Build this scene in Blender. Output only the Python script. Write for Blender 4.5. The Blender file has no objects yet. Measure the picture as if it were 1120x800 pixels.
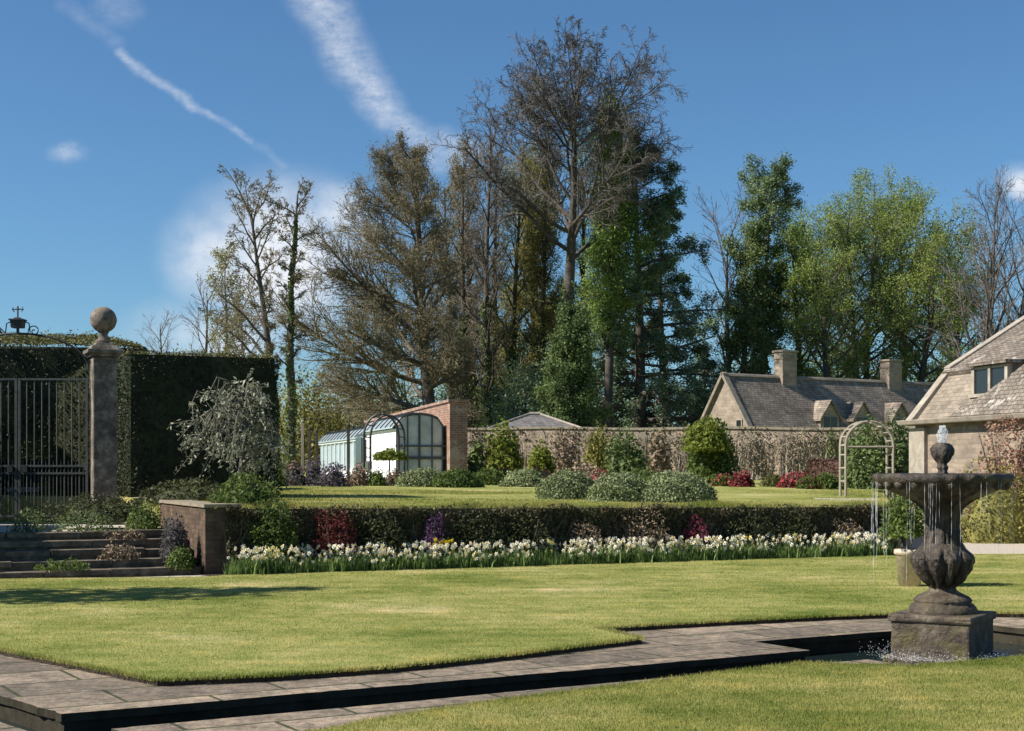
import bpy, math, random
import numpy as np
from mathutils.geometry import tessellate_polygon
from mathutils import Vector

R = math.radians
scene = bpy.context.scene
col = scene.collection
PI = math.pi
F, CX, HY, CAMZ = 1600.0, 560.0, 512.0, 1.6


def G(px, py, z=0.0):
    y = (CAMZ - z) * F / (py - HY)
    return np.array([(px - CX) / F * y, y])


def at(px, Y):
    return (px - CX) / F * Y


def zat(py, Y):
    return CAMZ + (HY - py) * Y / F


# ------------------------------------------------------------------ materials
def new_mat(name):
    m = bpy.data.materials.new(name)
    m.use_nodes = True
    nt = m.node_tree
    nt.nodes.clear()
    out = nt.nodes.new('ShaderNodeOutputMaterial')
    return m, nt, out


def N(nt, t, **kw):
    n = nt.nodes.new(t)
    for k, v in kw.items():
        if k in n.inputs:
            n.inputs[k].default_value = v
        else:
            setattr(n, k, v)
    return n


def ramp(nt, fac, stops):
    r = nt.nodes.new('ShaderNodeValToRGB')
    el = r.color_ramp.elements
    while len(el) > 1:
        el.remove(el[0])
    el[0].position = stops[0][0]
    el[0].color = (*stops[0][1], 1)
    for p, c in stops[1:]:
        e = el.new(p)
        e.color = (*c, 1)
    nt.links.new(fac, r.inputs[0])
    return r.outputs[0]


def wnoise(nt, scale, detail=4, rough=.6, stretch=(1, 1, 1), off=0.0):
    g = nt.nodes.new('ShaderNodeNewGeometry')
    mp = nt.nodes.new('ShaderNodeMapping')
    mp.inputs['Scale'].default_value = stretch
    mp.inputs['Location'].default_value = (off, off * .7, off * .3)
    nt.links.new(g.outputs['Position'], mp.inputs['Vector'])
    n = N(nt, 'ShaderNodeTexNoise', Scale=scale, Detail=detail, Roughness=rough)
    nt.links.new(mp.outputs[0], n.inputs['Vector'])
    return n.outputs['Fac']


def mix(nt, fac, a, b, mode='MIX'):
    m = nt.nodes.new('ShaderNodeMix')
    m.data_type = 'RGBA'
    m.blend_type = mode
    for s, v in ((0, fac), (6, a), (7, b)):
        if isinstance(v, (int, float)):
            m.inputs[s].default_value = v
        elif isinstance(v, tuple):
            m.inputs[s].default_value = (*v, 1)
        else:
            nt.links.new(v, m.inputs[s])
    return m.outputs[2]


def finish(nt, out, color, rough=.9, bump=None, bstr=.3, bdist=.02, spec=.3, metal=0.0):
    b = N(nt, 'ShaderNodeBsdfPrincipled', Roughness=rough, Metallic=metal)
    b.inputs['Specular IOR Level'].default_value = spec
    if isinstance(color, tuple):
        b.inputs['Base Color'].default_value = (*color, 1)
    else:
        nt.links.new(color, b.inputs['Base Color'])
    if bump is not None:
        bp = N(nt, 'ShaderNodeBump', Strength=bstr, Distance=bdist)
        nt.links.new(bump, bp.inputs['Height'])
        nt.links.new(bp.outputs[0], b.inputs['Normal'])
    nt.links.new(b.outputs[0], out.inputs[0])
    return b


def m_noise(name, stops, scale=3, detail=5, rough=.9, bstr=.4, bdist=.02, bscale=None, spec=.25, metal=0, fine=None, stretch=(1, 1, 1)):
    m, nt, out = new_mat(name)
    f = wnoise(nt, scale, detail, .65, stretch)
    c = ramp(nt, f, stops)
    if fine:
        f2 = wnoise(nt, fine[0], 2, .5, off=7)
        c = mix(nt, 1.0, c, ramp(nt, f2, [(.3, (fine[1],) * 3), (.7, (fine[2],) * 3)]), 'MULTIPLY')
    finish(nt, out, c, rough, wnoise(nt, bscale or scale * 4, 4), bstr, bdist, spec, metal)
    return m


def m_brick(name, d, c1, c2, mortar, bw, bh, zs=1.0, ms=.012, stops=None, nscale=1.5, rough=.9, bstr=.5, bdist=.02, spec=.2, lichen=None):
    """masonry or slates: u runs along direction d, v up"""
    m, nt, out = new_mat(name)
    g = nt.nodes.new('ShaderNodeNewGeometry')
    dt = N(nt, 'ShaderNodeVectorMath', operation='DOT_PRODUCT')
    nt.links.new(g.outputs['Position'], dt.inputs[0])
    dt.inputs[1].default_value = (d[0] - d[1] * .83, d[1] + d[0] * .83, 0)
    sp = nt.nodes.new('ShaderNodeSeparateXYZ')
    nt.links.new(g.outputs['Position'], sp.inputs[0])
    ml = N(nt, 'ShaderNodeMath', operation='MULTIPLY')
    ml.inputs[1].default_value = zs
    nt.links.new(sp.outputs['Z'], ml.inputs[0])
    wob = wnoise(nt, 2.2, 3, off=3)
    w2 = N(nt, 'ShaderNodeMath', operation='MULTIPLY_ADD')
    w2.inputs[1].default_value = bh * .9
    nt.links.new(wob, w2.inputs[0])
    nt.links.new(ml.outputs[0], w2.inputs[2])
    cb = nt.nodes.new('ShaderNodeCombineXYZ')
    nt.links.new(dt.outputs['Value'], cb.inputs[0])
    nt.links.new(w2.outputs[0], cb.inputs[1])
    b = N(nt, 'ShaderNodeTexBrick', Scale=1.0)
    b.inputs['Color1'].default_value = (*c1, 1)
    b.inputs['Color2'].default_value = (*c2, 1)
    b.inputs['Mortar'].default_value = (*mortar, 1)
    b.inputs['Mortar Size'].default_value = ms
    b.inputs['Brick Width'].default_value = bw
    b.inputs['Row Height'].default_value = bh
    b.inputs['Bias'].default_value = 0.0
    nt.links.new(cb.outputs[0], b.inputs['Vector'])
    c = b.outputs['Color']
    f = wnoise(nt, nscale, 6, .7)
    c = mix(nt, 1.0, c, ramp(nt, f, stops or [(.3, (.6, .6, .58)), (.7, (1.25, 1.2, 1.15))]), 'MULTIPLY')
    if lichen:
        lf = wnoise(nt, lichen[1], 5, .7, off=11)
        lm = ramp(nt, lf, [(lichen[2], (0, 0, 0)), (lichen[2] + .08, (1, 1, 1))])
        c = mix(nt, lm, c, lichen[0])
    h = mix(nt, .35, b.outputs['Fac'], wnoise(nt, 9, 4), 'MIX')
    inv = N(nt, 'ShaderNodeMath', operation='SUBTRACT')
    inv.inputs[0].default_value = 1
    nt.links.new(h, inv.inputs[1])
    finish(nt, out, c, rough, inv.outputs[0], bstr, bdist, spec)
    return m


def m_leaf(name, c1, c2, scale=.9, trans=.42, c3=None, fine=9, rough=.6, gloss=.08):
    m, nt, out = new_mat(name)
    f = wnoise(nt, scale, 3, .6)
    st = [(.32, c1), (.66, c2)]
    if c3:
        st = [(.3, c1), (.55, c2), (.72, c3)]
    c = ramp(nt, f, st)
    f2 = wnoise(nt, fine, 1, .5, off=5)
    c = mix(nt, 1.0, c, ramp(nt, f2, [(.3, (.62,) * 3), (.7, (1.4, 1.35, 1.25))]), 'MULTIPLY')
    d = N(nt, 'ShaderNodeBsdfPrincipled', Roughness=rough)
    d.inputs['Specular IOR Level'].default_value = gloss * 3
    nt.links.new(c, d.inputs['Base Color'])
    t = nt.nodes.new('ShaderNodeBsdfTranslucent')
    nt.links.new(c, t.inputs[0])
    ms = N(nt, 'ShaderNodeMixShader')
    ms.inputs[0].default_value = trans
    nt.links.new(d.outputs[0], ms.inputs[1])
    nt.links.new(t.outputs[0], ms.inputs[2])
    nt.links.new(ms.outputs[0], out.inputs[0])
    return m


U = np.array([.911, .412])       # garden axis along the retaining wall
V = np.array([-.412, .911])
HD = np.array([.2326, -.9726])   # facade of the house on the right
HN = np.array([.9726, .2326])
CD = np.array([.841, .541])      # cottage
CN = np.array([-.541, .841])
CAN = np.array([.858, .513])     # canal

# ------------------------------------------------------------------ mesh builder
class MB:
    def __init__(s):
        s.v, s.n, s.f = [], 0, []

    def add(s, V_, F_, m=0):
        V_ = np.asarray(V_, float).reshape(-1, 3)
        if isinstance(F_, np.ndarray):
            s.f.append((F_ + s.n, m))
        else:
            by = {}
            for f in F_:
                by.setdefault(len(f), []).append(f)
            for k in by:
                s.f.append((np.array(by[k]) + s.n, m))
        s.v.append(V_)
        s.n += len(V_)

    def box(s, c, size, rz=0.0, taper=1.0, m=0, d=None):
        x, y, z = [q / 2 for q in size]
        P = np.array([[-x, -y, -z], [x, -y, -z], [x, y, -z], [-x, y, -z], [-x, -y, z], [x, -y, z], [x, y, z], [-x, y, z]])
        P[4:, :2] *= taper
        if d is not None:
            rz = math.atan2(d[1], d[0])
        cs, sn = math.cos(rz), math.sin(rz)
        P = np.stack([P[:, 0] * cs - P[:, 1] * sn, P[:, 0] * sn + P[:, 1] * cs, P[:, 2]], 1) + np.array(c)
        s.add(P, [(0, 3, 2, 1), (4, 5, 6, 7), (0, 1, 5, 4), (1, 2, 6, 5), (2, 3, 7, 6), (3, 0, 4, 7)], m)

    def tube(s, pts, rad, sides=6, m=0, cap=True):
        pts = np.asarray(pts, float)
        n = len(pts)
        rad = np.ones(n) * rad
        t = np.gradient(pts, axis=0)
        t /= np.linalg.norm(t, axis=1)[:, None] + 1e-9
        a = np.array([0, 0, 1.]) if abs(t[0][2]) < .9 else np.array([1., 0, 0])
        V_ = []
        for i in range(n):
            x = np.cross(t[i], a)
            x /= np.linalg.norm(x) + 1e-9
            y = np.cross(t[i], x)
            ang = np.arange(sides) * 2 * PI / sides
            V_.append(pts[i] + rad[i] * (np.cos(ang)[:, None] * x + np.sin(ang)[:, None] * y))
        Fq = [(i * sides + j, i * sides + (j + 1) % sides, (i + 1) * sides + (j + 1) % sides, (i + 1) * sides + j) for i in range(n - 1) for j in range(sides)]
        if cap:
            Fq.append(tuple(range(sides - 1, -1, -1)))
            Fq.append(tuple((n - 1) * sides + j for j in range(sides)))
        s.add(np.concatenate(V_), Fq, m)

    def tubes(s, P, Rr, sides=3, m=0):
        """K tubes with n points each, vectorised"""
        P = np.asarray(P, float)
        Rr = np.asarray(Rr, float)
        K, n, _ = P.shape
        t = P[:, -1] - P[:, 0]
        t /= np.linalg.norm(t, axis=1)[:, None] + 1e-9
        a = np.where(np.abs(t[:, 2:3]) < .9, np.array([[0, 0, 1.]]), np.array([[1., 0, 0]]))
        x = np.cross(t, a)
        x /= np.linalg.norm(x, axis=1)[:, None] + 1e-9
        y = np.cross(t, x)
        ang = np.arange(sides) * 2 * PI / sides
        ring = np.cos(ang)[None, :, None] * x[:, None, :] + np.sin(ang)[None, :, None] * y[:, None, :]
        V_ = P[:, :, None, :] + Rr[:, :, None, None] * ring[:, None, :, :]
        base = (np.arange(K) * n * sides)[:, None, None]
        i = np.arange(n - 1)[None, :, None]
        j = np.arange(sides)[None, None, :]
        j2 = (j + 1) % sides
        q = np.stack([base + i * sides + j, base + i * sides + j2, base + (i + 1) * sides + j2, base + (i + 1) * sides + j], -1).reshape(-1, 4)
        s.add(V_.reshape(-1, 3), q, m)

    def lathe(s, prof, c, seg=32, lob=None, m=0, rz=0.0):
        """prof: (r, z); lob: function(theta, i) -> factor on r"""
        ang = np.arange(seg) * 2 * PI / seg + rz
        V_ = []
        for i, (r, z) in enumerate(prof):
            k = np.array([lob(a, i) for a in ang]) if lob else 1.0
            V_.append(np.stack([c[0] + r * k * np.cos(ang), c[1] + r * k * np.sin(ang), np.full(seg, c[2] + z)], 1))
        n = len(prof)
        Fq = [(i * seg + j, i * seg + (j + 1) % seg, (i + 1) * seg + (j + 1) % seg, (i + 1) * seg + j) for i in range(n - 1) for j in range(seg)]
        Fq.append(tuple(range(seg - 1, -1, -1)))
        Fq.append(tuple((n - 1) * seg + j for j in range(seg)))
        s.add(np.concatenate(V_), Fq, m)

    def poly(s, loops, z0, z1, m=0, ms=None, bottom=False):
        """vertical prism on a polygon with holes; z1 may be a function(x,y)"""
        zt = z1 if callable(z1) else (lambda x, y: z1)
        tri = tessellate_polygon([[Vector((p[0], p[1], 0)) for p in L] for L in loops])
        flat = [p for L in loops for p in L]
        T = np.array([[p[0], p[1], zt(p[0], p[1])] for p in flat])
        B = np.array([[p[0], p[1], z0] for p in flat])
        n = len(flat)
        tt = []
        for a, b, c in tri:
            ar = (T[b][0] - T[a][0]) * (T[c][1] - T[a][1]) - (T[c][0] - T[a][0]) * (T[b][1] - T[a][1])
            tt.append((a, b, c) if ar > 0 else (a, c, b))
        s.add(T, tt, m)
        if bottom:
            s.add(B, [t[::-1] for t in tt], m)
        k = 0
        side = []
        for li, L in enumerate(loops):
            nn = len(L)
            area = sum(L[i][0] * L[(i + 1) % nn][1] - L[(i + 1) % nn][0] * L[i][1] for i in range(nn))
            flip = (area < 0) ^ (li > 0)
            for i in range(nn):
                a, b = k + i, k + (i + 1) % nn
                f = (a, b, b + n, a + n)
                side.append(f if flip else f[::-1])
            k += nn
        s.add(np.concatenate([T, B]), side, m if ms is None else ms)

    def solid(s, A, B, m=0):
        """prism between two 3-D polygons with the same number of points"""
        A = np.asarray(A, float)
        B = np.asarray(B, float)
        n = len(A)
        s.add(np.concatenate([A, B]), [tuple(range(n))] + [tuple(range(2 * n - 1, n - 1, -1))] + [(i, i + n, (i + 1) % n + n, (i + 1) % n) for i in range(n)], m)

    def leaves(s, P, size, rng, bias=None, aspect=.5, m=0, outw=None, flat=0.0):
        """one diamond face per point"""
        P = np.asarray(P, float)
        K = len(P)
        if K == 0:
            return
        nrm = rng.normal(0, 1, (K, 3))
        nrm /= np.linalg.norm(nrm, axis=1)[:, None]
        if outw is not None:
            nrm = nrm + outw * (bias if bias is not None else 1.0)
        if flat:
            nrm[:, 2] = np.abs(nrm[:, 2]) + flat
        nrm /= np.linalg.norm(nrm, axis=1)[:, None] + 1e-9
        a = np.cross(nrm, rng.normal(0, 1, (K, 3)))
        a /= np.linalg.norm(a, axis=1)[:, None] + 1e-9
        b = np.cross(nrm, a)
        sz = size * rng.uniform(.6, 1.35, (K, 1))
        V_ = np.stack([P - a * sz * .5, P + b * sz * .5 * aspect, P + a * sz * .5, P - b * sz * .5 * aspect], 1).reshape(-1, 3)
        s.add(V_, np.arange(K * 4).reshape(K, 4), m)

    def mesh(s, name, mats, smooth=False):
        me = bpy.data.meshes.new(name)
        V_ = np.concatenate(s.v)
        me.vertices.add(len(V_))
        me.vertices.foreach_set('co', V_.astype(np.float32).ravel())
        lv = np.concatenate([f.ravel() for f, _ in s.f]).astype(np.int32)
        tot = np.concatenate([np.full(len(f), f.shape[1]) for f, _ in s.f])
        mi = np.concatenate([np.full(len(f), m) for f, m in s.f]).astype(np.int32)
        st = np.concatenate([[0], np.cumsum(tot)[:-1]]).astype(np.int32)
        me.loops.add(len(lv))
        me.loops.foreach_set('vertex_index', lv)
        me.polygons.add(len(tot))
        me.polygons.foreach_set('loop_start', st)
        me.polygons.foreach_set('material_index', mi)
        me.polygons.foreach_set('use_smooth', np.full(len(tot), bool(smooth)))
        for m in (mats if isinstance(mats, (list, tuple)) else [mats]):
            me.materials.append(m)
        me.update(calc_edges=True)
        return me

    def build(s, name, mats, parent=None, smooth=False):
        o = bpy.data.objects.new(name, s.mesh(name, mats, smooth))
        col.objects.link(o)
        if parent is not None:
            o.parent = parent
            o.matrix_parent_inverse = parent.matrix_basis.inverted()
        return o


def tag(o, label=None, cat=None, group=None, kind=None):
    for k, v in (('label', label), ('category', cat), ('group', group), ('kind', kind)):
        if v:
            o[k] = v
    return o


def thing(name, loc, label, cat, group=None):
    o = bpy.data.objects.new(name, None)
    o.empty_display_size = .2
    o.location = [float(q) for q in loc]
    col.objects.link(o)
    return tag(o, label, cat, group)


def bevel(o, w=.01, seg=2):
    b = o.modifiers.new('bevel', 'BEVEL')
    b.width, b.segments, b.limit_method = w, seg, 'ANGLE'
    return o


def copy_tree(o, loc=None, rz=None, scale=None, parent=None):
    c = o.copy()
    col.objects.link(c)
    if parent is not None:
        c.parent = parent
    if loc is not None:
        c.location = [float(q) for q in loc]
    if rz is not None:
        c.rotation_euler = (0, 0, rz)
    if scale is not None:
        c.scale = (scale,) * 3
    for ch in o.children:
        copy_tree(ch, parent=c)
    return c


# ------------------------------------------------------------------ material set
M = {}
def grass_color(nt):
    f1 = wnoise(nt, .42, 5, .62, (1, 1, 0))
    f2 = wnoise(nt, 2.6, 4, .65, (1, 1, 0), 4)
    c = ramp(nt, f1, [(.32, (.19, .22, .055)), (.48, (.34, .33, .115)), (.58, (.40, .37, .15)), (.68, (.56, .47, .26))])
    f3 = wnoise(nt, 1.0, 3, .6, (.35, 3.2, 0), 17)
    c = mix(nt, 1.0, c, ramp(nt, f3, [(.35, (.84, .88, .8)), (.65, (1.14, 1.1, 1.12))]), 'MULTIPLY')
    c2 = ramp(nt, f2, [(.33, (.7, .8, .62)), (.55, (1, 1, 1)), (.72, (1.25, 1.12, 1.05))])
    return mix(nt, 1.0, c, c2, 'MULTIPLY')

m, nt, out = new_mat('lawn_turf')
c = mix(nt, 1.0, grass_color(nt), ramp(nt, wnoise(nt, 55, 3, .7), [(.3, (.55, .6, .5)), (.7, (1.15, 1.15, 1.1))]), 'MULTIPLY')
finish(nt, out, c, .95, wnoise(nt, 70, 3), .7, .03, .1)
M['turf'] = m
m, nt, out = new_mat('grass_blade')
c = mix(nt, 1.0, grass_color(nt), ramp(nt, wnoise(nt, 160, 1, .5), [(.3, (.84, .88, .76)), (.7, (1.2, 1.17, 1.14))]), 'MULTIPLY')
d = N(nt, 'ShaderNodeBsdfDiffuse')
nt.links.new(c, d.inputs[0])
t = N(nt, 'ShaderNodeBsdfTranslucent')
nt.links.new(c, t.inputs[0])
ms = N(nt, 'ShaderNodeMixShader')
ms.inputs[0].default_value = .45
nt.links.new(d.outputs[0], ms.inputs[1]); nt.links.new(t.outputs[0], ms.inputs[2]); nt.links.new(ms.outputs[0], out.inputs[0])
M['blade'] = m

# stone flags: joints along the canal direction
def m_flags(name, d, base1, base2, bw, bh):
    m, nt, out = new_mat(name)
    g = nt.nodes.new('ShaderNodeNewGeometry')
    comb = nt.nodes.new('ShaderNodeCombineXYZ')
    for i, vec in enumerate(((d[0], d[1], 0), (-d[1], d[0], 0))):
        dt = N(nt, 'ShaderNodeVectorMath', operation='DOT_PRODUCT')
        nt.links.new(g.outputs['Position'], dt.inputs[0])
        dt.inputs[1].default_value = vec
        nt.links.new(dt.outputs['Value'], comb.inputs[i])
    b = N(nt, 'ShaderNodeTexBrick', Scale=1.0)
    b.inputs['Color1'].default_value = (*base1, 1)
    b.inputs['Color2'].default_value = (*base2, 1)
    b.inputs['Mortar'].default_value = (.05, .055, .022, 1)
    b.inputs['Mortar Size'].default_value = .016
    b.inputs['Brick Width'].default_value = bw
    b.inputs['Row Height'].default_value = bh
    nt.links.new(comb.outputs[0], b.inputs['Vector'])
    f = wnoise(nt, 3.5, 7, .75)
    c = mix(nt, 1.0, b.outputs['Color'], ramp(nt, f, [(.3, (.38, .36, .34)), (.5, (.95, .95, .95)), (.7, (1.6, 1.5, 1.4))]), 'MULTIPLY')
    c = mix(nt, 1.0, c, ramp(nt, wnoise(nt, 13, 6, .8, off=31), [(.32, (.55, .53, .5)), (.5, (1, 1, 1)), (.68, (1.4, 1.34, 1.27))]), 'MULTIPLY')
    lf = wnoise(nt, 7, 5, .7, off=11)
    c = mix(nt, ramp(nt, lf, [(.6, (0, 0, 0)), (.68, (.6, .6, .6))]), c, (.34, .31, .26))
    mo = wnoise(nt, 2.1, 5, .7, off=21)
    c = mix(nt, ramp(nt, mo, [(.58, (0, 0, 0)), (.7, (.65, .65, .65))]), c, (.085, .085, .04))
    inv = N(nt, 'ShaderNodeMath', operation='MULTIPLY_ADD')
    inv.inputs[1].default_value = -1.2
    nt.links.new(b.outputs['Fac'], inv.inputs[0]); nt.links.new(wnoise(nt, 14, 5, .7), inv.inputs[2])
    finish(nt, out, c, .85, inv.outputs[0], .7, .02, .3)
    return m

M['flags'] = m_flags('worn_flagstone', CAN, (.29, .23, .168), (.135, .11, .083), 1.15, .62)
M['wet_shaded_wall'] = m_noise('shaded_wet_algae_stone', [(.3, (.02, .017, .011)), (.7, (.05, .044, .03))], 5, rough=.9, spec=.1)  # wet algae stone, darkened further for the shade in the canal
M['gravel'] = m_noise('pale_gravel', [(.3, (.36, .31, .25)), (.7, (.52, .46, .38))], 18, bscale=90, fine=(120, .7, 1.2))
M['path'] = m_noise('pale_stone_path', [(.3, (.34, .3, .25)), (.7, (.5, .46, .39))], 6, bscale=40)
M['soil'] = m_noise('bed_soil', [(.3, (.035, .025, .017)), (.7, (.075, .055, .038))], 8, bstr=.8, bdist=.05)
M['ground'] = m_noise('meadow', [(.3, (.06, .085, .02)), (.7, (.11, .12, .04))], .2)
M['wall_dry'] = m_brick('brown_garden_wall', U, (.15, .11, .08), (.08, .06, .046), (.06, .048, .036), .19, .062, ms=.008, bstr=.9, bdist=.04, lichen=((.05, .058, .026), 2.2, .5), stops=[(.3, (.45, .42, .4)), (.7, (1.5, 1.4, 1.3))], nscale=3)
M['wall_end'] = m_brick('brick_pier', U, (.125, .085, .062), (.07, .052, .042), (.07, .058, .045), .21, .07, ms=.007, lichen=((.06, .062, .032), 3, .54), stops=[(.3, (.5, .48, .46)), (.7, (1.5, 1.4, 1.3))], nscale=4)
M['coping'] = m_noise('mossy_coping', [(.3, (.16, .13, .085)), (.55, (.27, .23, .17)), (.75, (.13, .14, .06))], 5, bstr=.6)
M['pier'] = m_noise('weathered_limestone', [(.28, (.05, .043, .034)), (.5, (.145, .122, .096)), (.72, (.32, .28, .225))], 4.5, 6, bstr=.5, fine=(20, .75, 1.2))
M['ball'] = m_noise('lichened_ball_stone', [(.3, (.06, .055, .045)), (.5, (.17, .14, .11)), (.7, (.28, .22, .17))], 7, 6, bstr=.6)
M['iron'] = m_noise('black_iron', [(.3, (.012, .012, .013)), (.7, (.03, .03, .032))], 10, rough=.5, spec=.5, bstr=.1)
M['gate_iron'] = m_noise('grey_painted_iron', [(.3, (.03, .033, .03)), (.7, (.08, .086, .077))], 10, rough=.55, spec=.5, bstr=.1)
M['step'] = m_noise('mossy_step_stone', [(.3, (.05, .045, .032)), (.5, (.13, .105, .075)), (.7, (.22, .18, .13))], 3.5, 6, bstr=.8, fine=(14, .7, 1.2))
M['cottage_wall'] = m_brick('honey_stone', CD, (.35, .29, .23), (.25, .21, .17), (.28, .24, .2), .42, .17, ms=.012)
M['cottage_roof'] = m_brick('stone_slates_old', CD, (.29, .248, .206), (.175, .152, .13), (.09, .075, .062), .26, .15, zs=1.22, ms=.01, bstr=.9, bdist=.05, lichen=((.25, .23, .19), 1.6, .62), stops=[(.3, (.6, .58, .56)), (.7, (1.45, 1.38, 1.3))], nscale=.7)
M['cottage_verge'] = m_noise('cottage_coping', [(.3, (.17, .145, .11)), (.7, (.31, .265, .21))], 4)
M['house_wall'] = m_brick('house_rubble_stone', HD, (.33, .265, .205), (.21, .175, .14), (.25, .21, .17), .30, .11, ms=.012, bstr=.8, lichen=((.19, .165, .12), 1.8, .57))
M['house_tan'] = m_brick('tan_stone_tile', HD, (.29, .245, .193), (.21, .178, .145), (.16, .135, .105), .26, .12, zs=1.2, ms=.008, bstr=.5, lichen=((.46, .4, .33), 2.5, .62))
M['house_roof'] = m_brick('house_stone_slates', HD, (.23, .2, .17), (.14, .123, .108), (.06, .05, .042), .22, .12, zs=1.9, ms=.009, bstr=1, bdist=.05, lichen=((.44, .41, .35), 2.0, .58), stops=[(.3, (.55, .53, .5)), (.7, (1.35, 1.28, 1.2))], nscale=1.0)
M['house_roof2'] = m_brick('house_stone_slates_low', HD, (.23, .203, .174), (.145, .13, .114), (.08, .067, .055), .2, .115, zs=1.25, ms=.009, bstr=1, bdist=.05, lichen=((.42, .39, .34), 2.6, .57), stops=[(.3, (.55, .53, .5)), (.7, (1.35, 1.28, 1.2))], nscale=1.2)
M['pale_stone'] = m_noise('pale_dressed_stone', [(.3, (.22, .19, .15)), (.55, (.33, .285, .23)), (.75, (.42, .375, .31))], 4, bstr=.3)
GWD = np.array([.98, -.2])
M['gwall'] = m_brick('garden_wall_stone', GWD, (.40, .32, .25), (.27, .215, .17), (.3, .25, .2), .3, .11, ms=.012, bstr=.7, lichen=((.22, .2, .15), .9, .52), stops=[(.3, (.5, .5, .48)), (.7, (1.3, 1.25, 1.2))])
M['redbrick'] = m_brick('red_brick', V, (.31, .165, .12), (.19, .105, .08), (.32, .25, .2), .23, .08, ms=.012, lichen=((.36, .28, .22), 1.4, .53))
M['render'] = m_noise('white_limewash', [(.3, (.66, .68, .7)), (.7, (.8, .8, .79))], 1.5, bstr=.1)
M['frame_white'] = m_noise('white_painted_wood', [(.3, (.6, .62, .64)), (.7, (.78, .79, .8))], 4, rough=.5, bstr=.1)
M['frame_grey'] = m_noise('grey_painted_bars', [(.3, (.045, .05, .055)), (.7, (.09, .1, .105))], 4, rough=.5, bstr=.1)
M['slate'] = m_brick('grey_slate', (1, 0), (.19, .18, .18), (.13, .125, .13), (.05, .05, .05), .3, .16, zs=1.6, ms=.01, lichen=((.28, .26, .23), 1.2, .62))
M['wood'] = m_noise('weathered_wood', [(.3, (.22, .19, .145)), (.7, (.38, .335, .265))], 6, stretch=(1, 1, .2), bstr=.3)
M['dark_wood'] = m_noise('dark_post_wood', [(.3, (.05, .042, .035)), (.7, (.11, .09, .07))], 6, stretch=(1, 1, .2))
M['pot'] = m_noise('buff_clay', [(.3, (.44, .34, .25)), (.7, (.58, .47, .36))], 5, bstr=.25, fine=(22, .8, 1.15))

m, nt, out = new_mat('old_glass')
b = finish(nt, out, (.018, .023, .026), .12, wnoise(nt, 1.2, 2), .15, .05, .35)
M['glass'] = m
m, nt, out = new_mat('greenhouse_glass')
b = finish(nt, out, (.42, .5, .53), .12, wnoise(nt, 1.5, 2), .1, .05, .6)
M['hothouse_glass'] = m
m, nt, out = new_mat('dim_glass')
finish(nt, out, ramp(nt, wnoise(nt, 1.6, 3), [(.35, (.34, .36, .35)), (.65, (.58, .6, .58))]), .25, None, spec=.5)
M['hothouse_dim'] = m
m, nt, out = new_mat('netting')
b = finish(nt, out, (.36, .38, .38), .8)
b.inputs['Alpha'].default_value = .42
M['net'] = m
m, nt, out = new_mat('pool_water')
h = wnoise(nt, 9, 3, .6, (1, 1, 1))
b = finish(nt, out, (.012, .022, .022), .03, h, .25, .03, .6)
M['water'] = m
m, nt, out = new_mat('falling_water')
b = N(nt, 'ShaderNodeBsdfPrincipled', Roughness=.2)
b.inputs['Base Color'].default_value = (.8, .82, .84, 1)
b.inputs['Alpha'].default_value = .3
nt.links.new(b.outputs[0], out.inputs[0])
M['fall'] = m
M['foam'] = m_noise('foam_water', [(.3, (.6, .63, .65)), (.7, (.85, .87, .88))], 20, rough=.3)
# wet fountain stone with moss
m, nt, out = new_mat('wet_mossy_stone')
c = ramp(nt, wnoise(nt, 6, 7, .75), [(.3, (.01, .008, .006)), (.5, (.036, .026, .018)), (.68, (.125, .095, .068))])
c = mix(nt, ramp(nt, wnoise(nt, 4, 5, .7, off=9), [(.52, (0, 0, 0)), (.66, (.7, .7, .7))]), c, (.06, .058, .016))
finish(nt, out, c, .42, wnoise(nt, 18, 6, .7), .9, .03, .45)
M['fount'] = m
m, nt, out = new_mat('dry_mossy_stone')
c = ramp(nt, wnoise(nt, 5, 7, .75), [(.3, (.02, .015, .010)), (.5, (.075, .056, .037)), (.68, (.19, .15, .105))])
c = mix(nt, ramp(nt, wnoise(nt, 4, 5, .7, off=9), [(.5, (0, 0, 0)), (.62, (.7, .7, .7))]), c, (.1, .085, .025))
finish(nt, out, c, .6, wnoise(nt, 18, 6, .7), .9, .03, .35)
M['plinth'] = m

BK = lambda n, a, b: m_noise(n, [(.3, a), (.7, b)], 3, 5, bstr=.6, bdist=.04)
M['bark_dark'] = BK('dark_bark', (.05, .042, .034), (.115, .098, .08))
M['bark_grey'] = BK('grey_bark', (.075, .066, .056), (.16, .14, .118))
M['bark_pale'] = BK('pale_bark', (.13, .115, .10), (.26, .235, .205))
M['twig_olive'] = BK('olive_twig', (.15, .128, .08), (.24, .205, .135))
M['twig_brown'] = BK('brown_twig', (.10, .08, .066), (.18, .145, .12))
M['twig_dark'] = BK('dark_purple_brown_twig', (.085, .074, .064), (.15, .134, .118))
M['twig_purple'] = BK('purple_grey_twig', (.12, .10, .095), (.21, .18, .17))
M['l_bud'] = m_leaf('olive_bud', (.16, .14, .09), (.245, .215, .135), .3)
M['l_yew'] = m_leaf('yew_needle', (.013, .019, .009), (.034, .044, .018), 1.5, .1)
M['l_yewsunlit'] = m_leaf('sunlit_yew_leaf', (.1, .1, .035), (.17, .165, .06), 1.5, .2)  # lighter copy of the yew leaf; sunlight on hedge tops put into colour
M['l_conifer'] = m_leaf('conifer_needle', (.125, .2, .13), (.23, .32, .18), .35, .3)
M['l_pine'] = m_leaf('pine_needle', (.115, .175, .095), (.22, .29, .125), .4, .3)
M['l_bright'] = m_leaf('spring_leaf', (.165, .24, .055), (.27, .34, .085), .3, .4)
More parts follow.
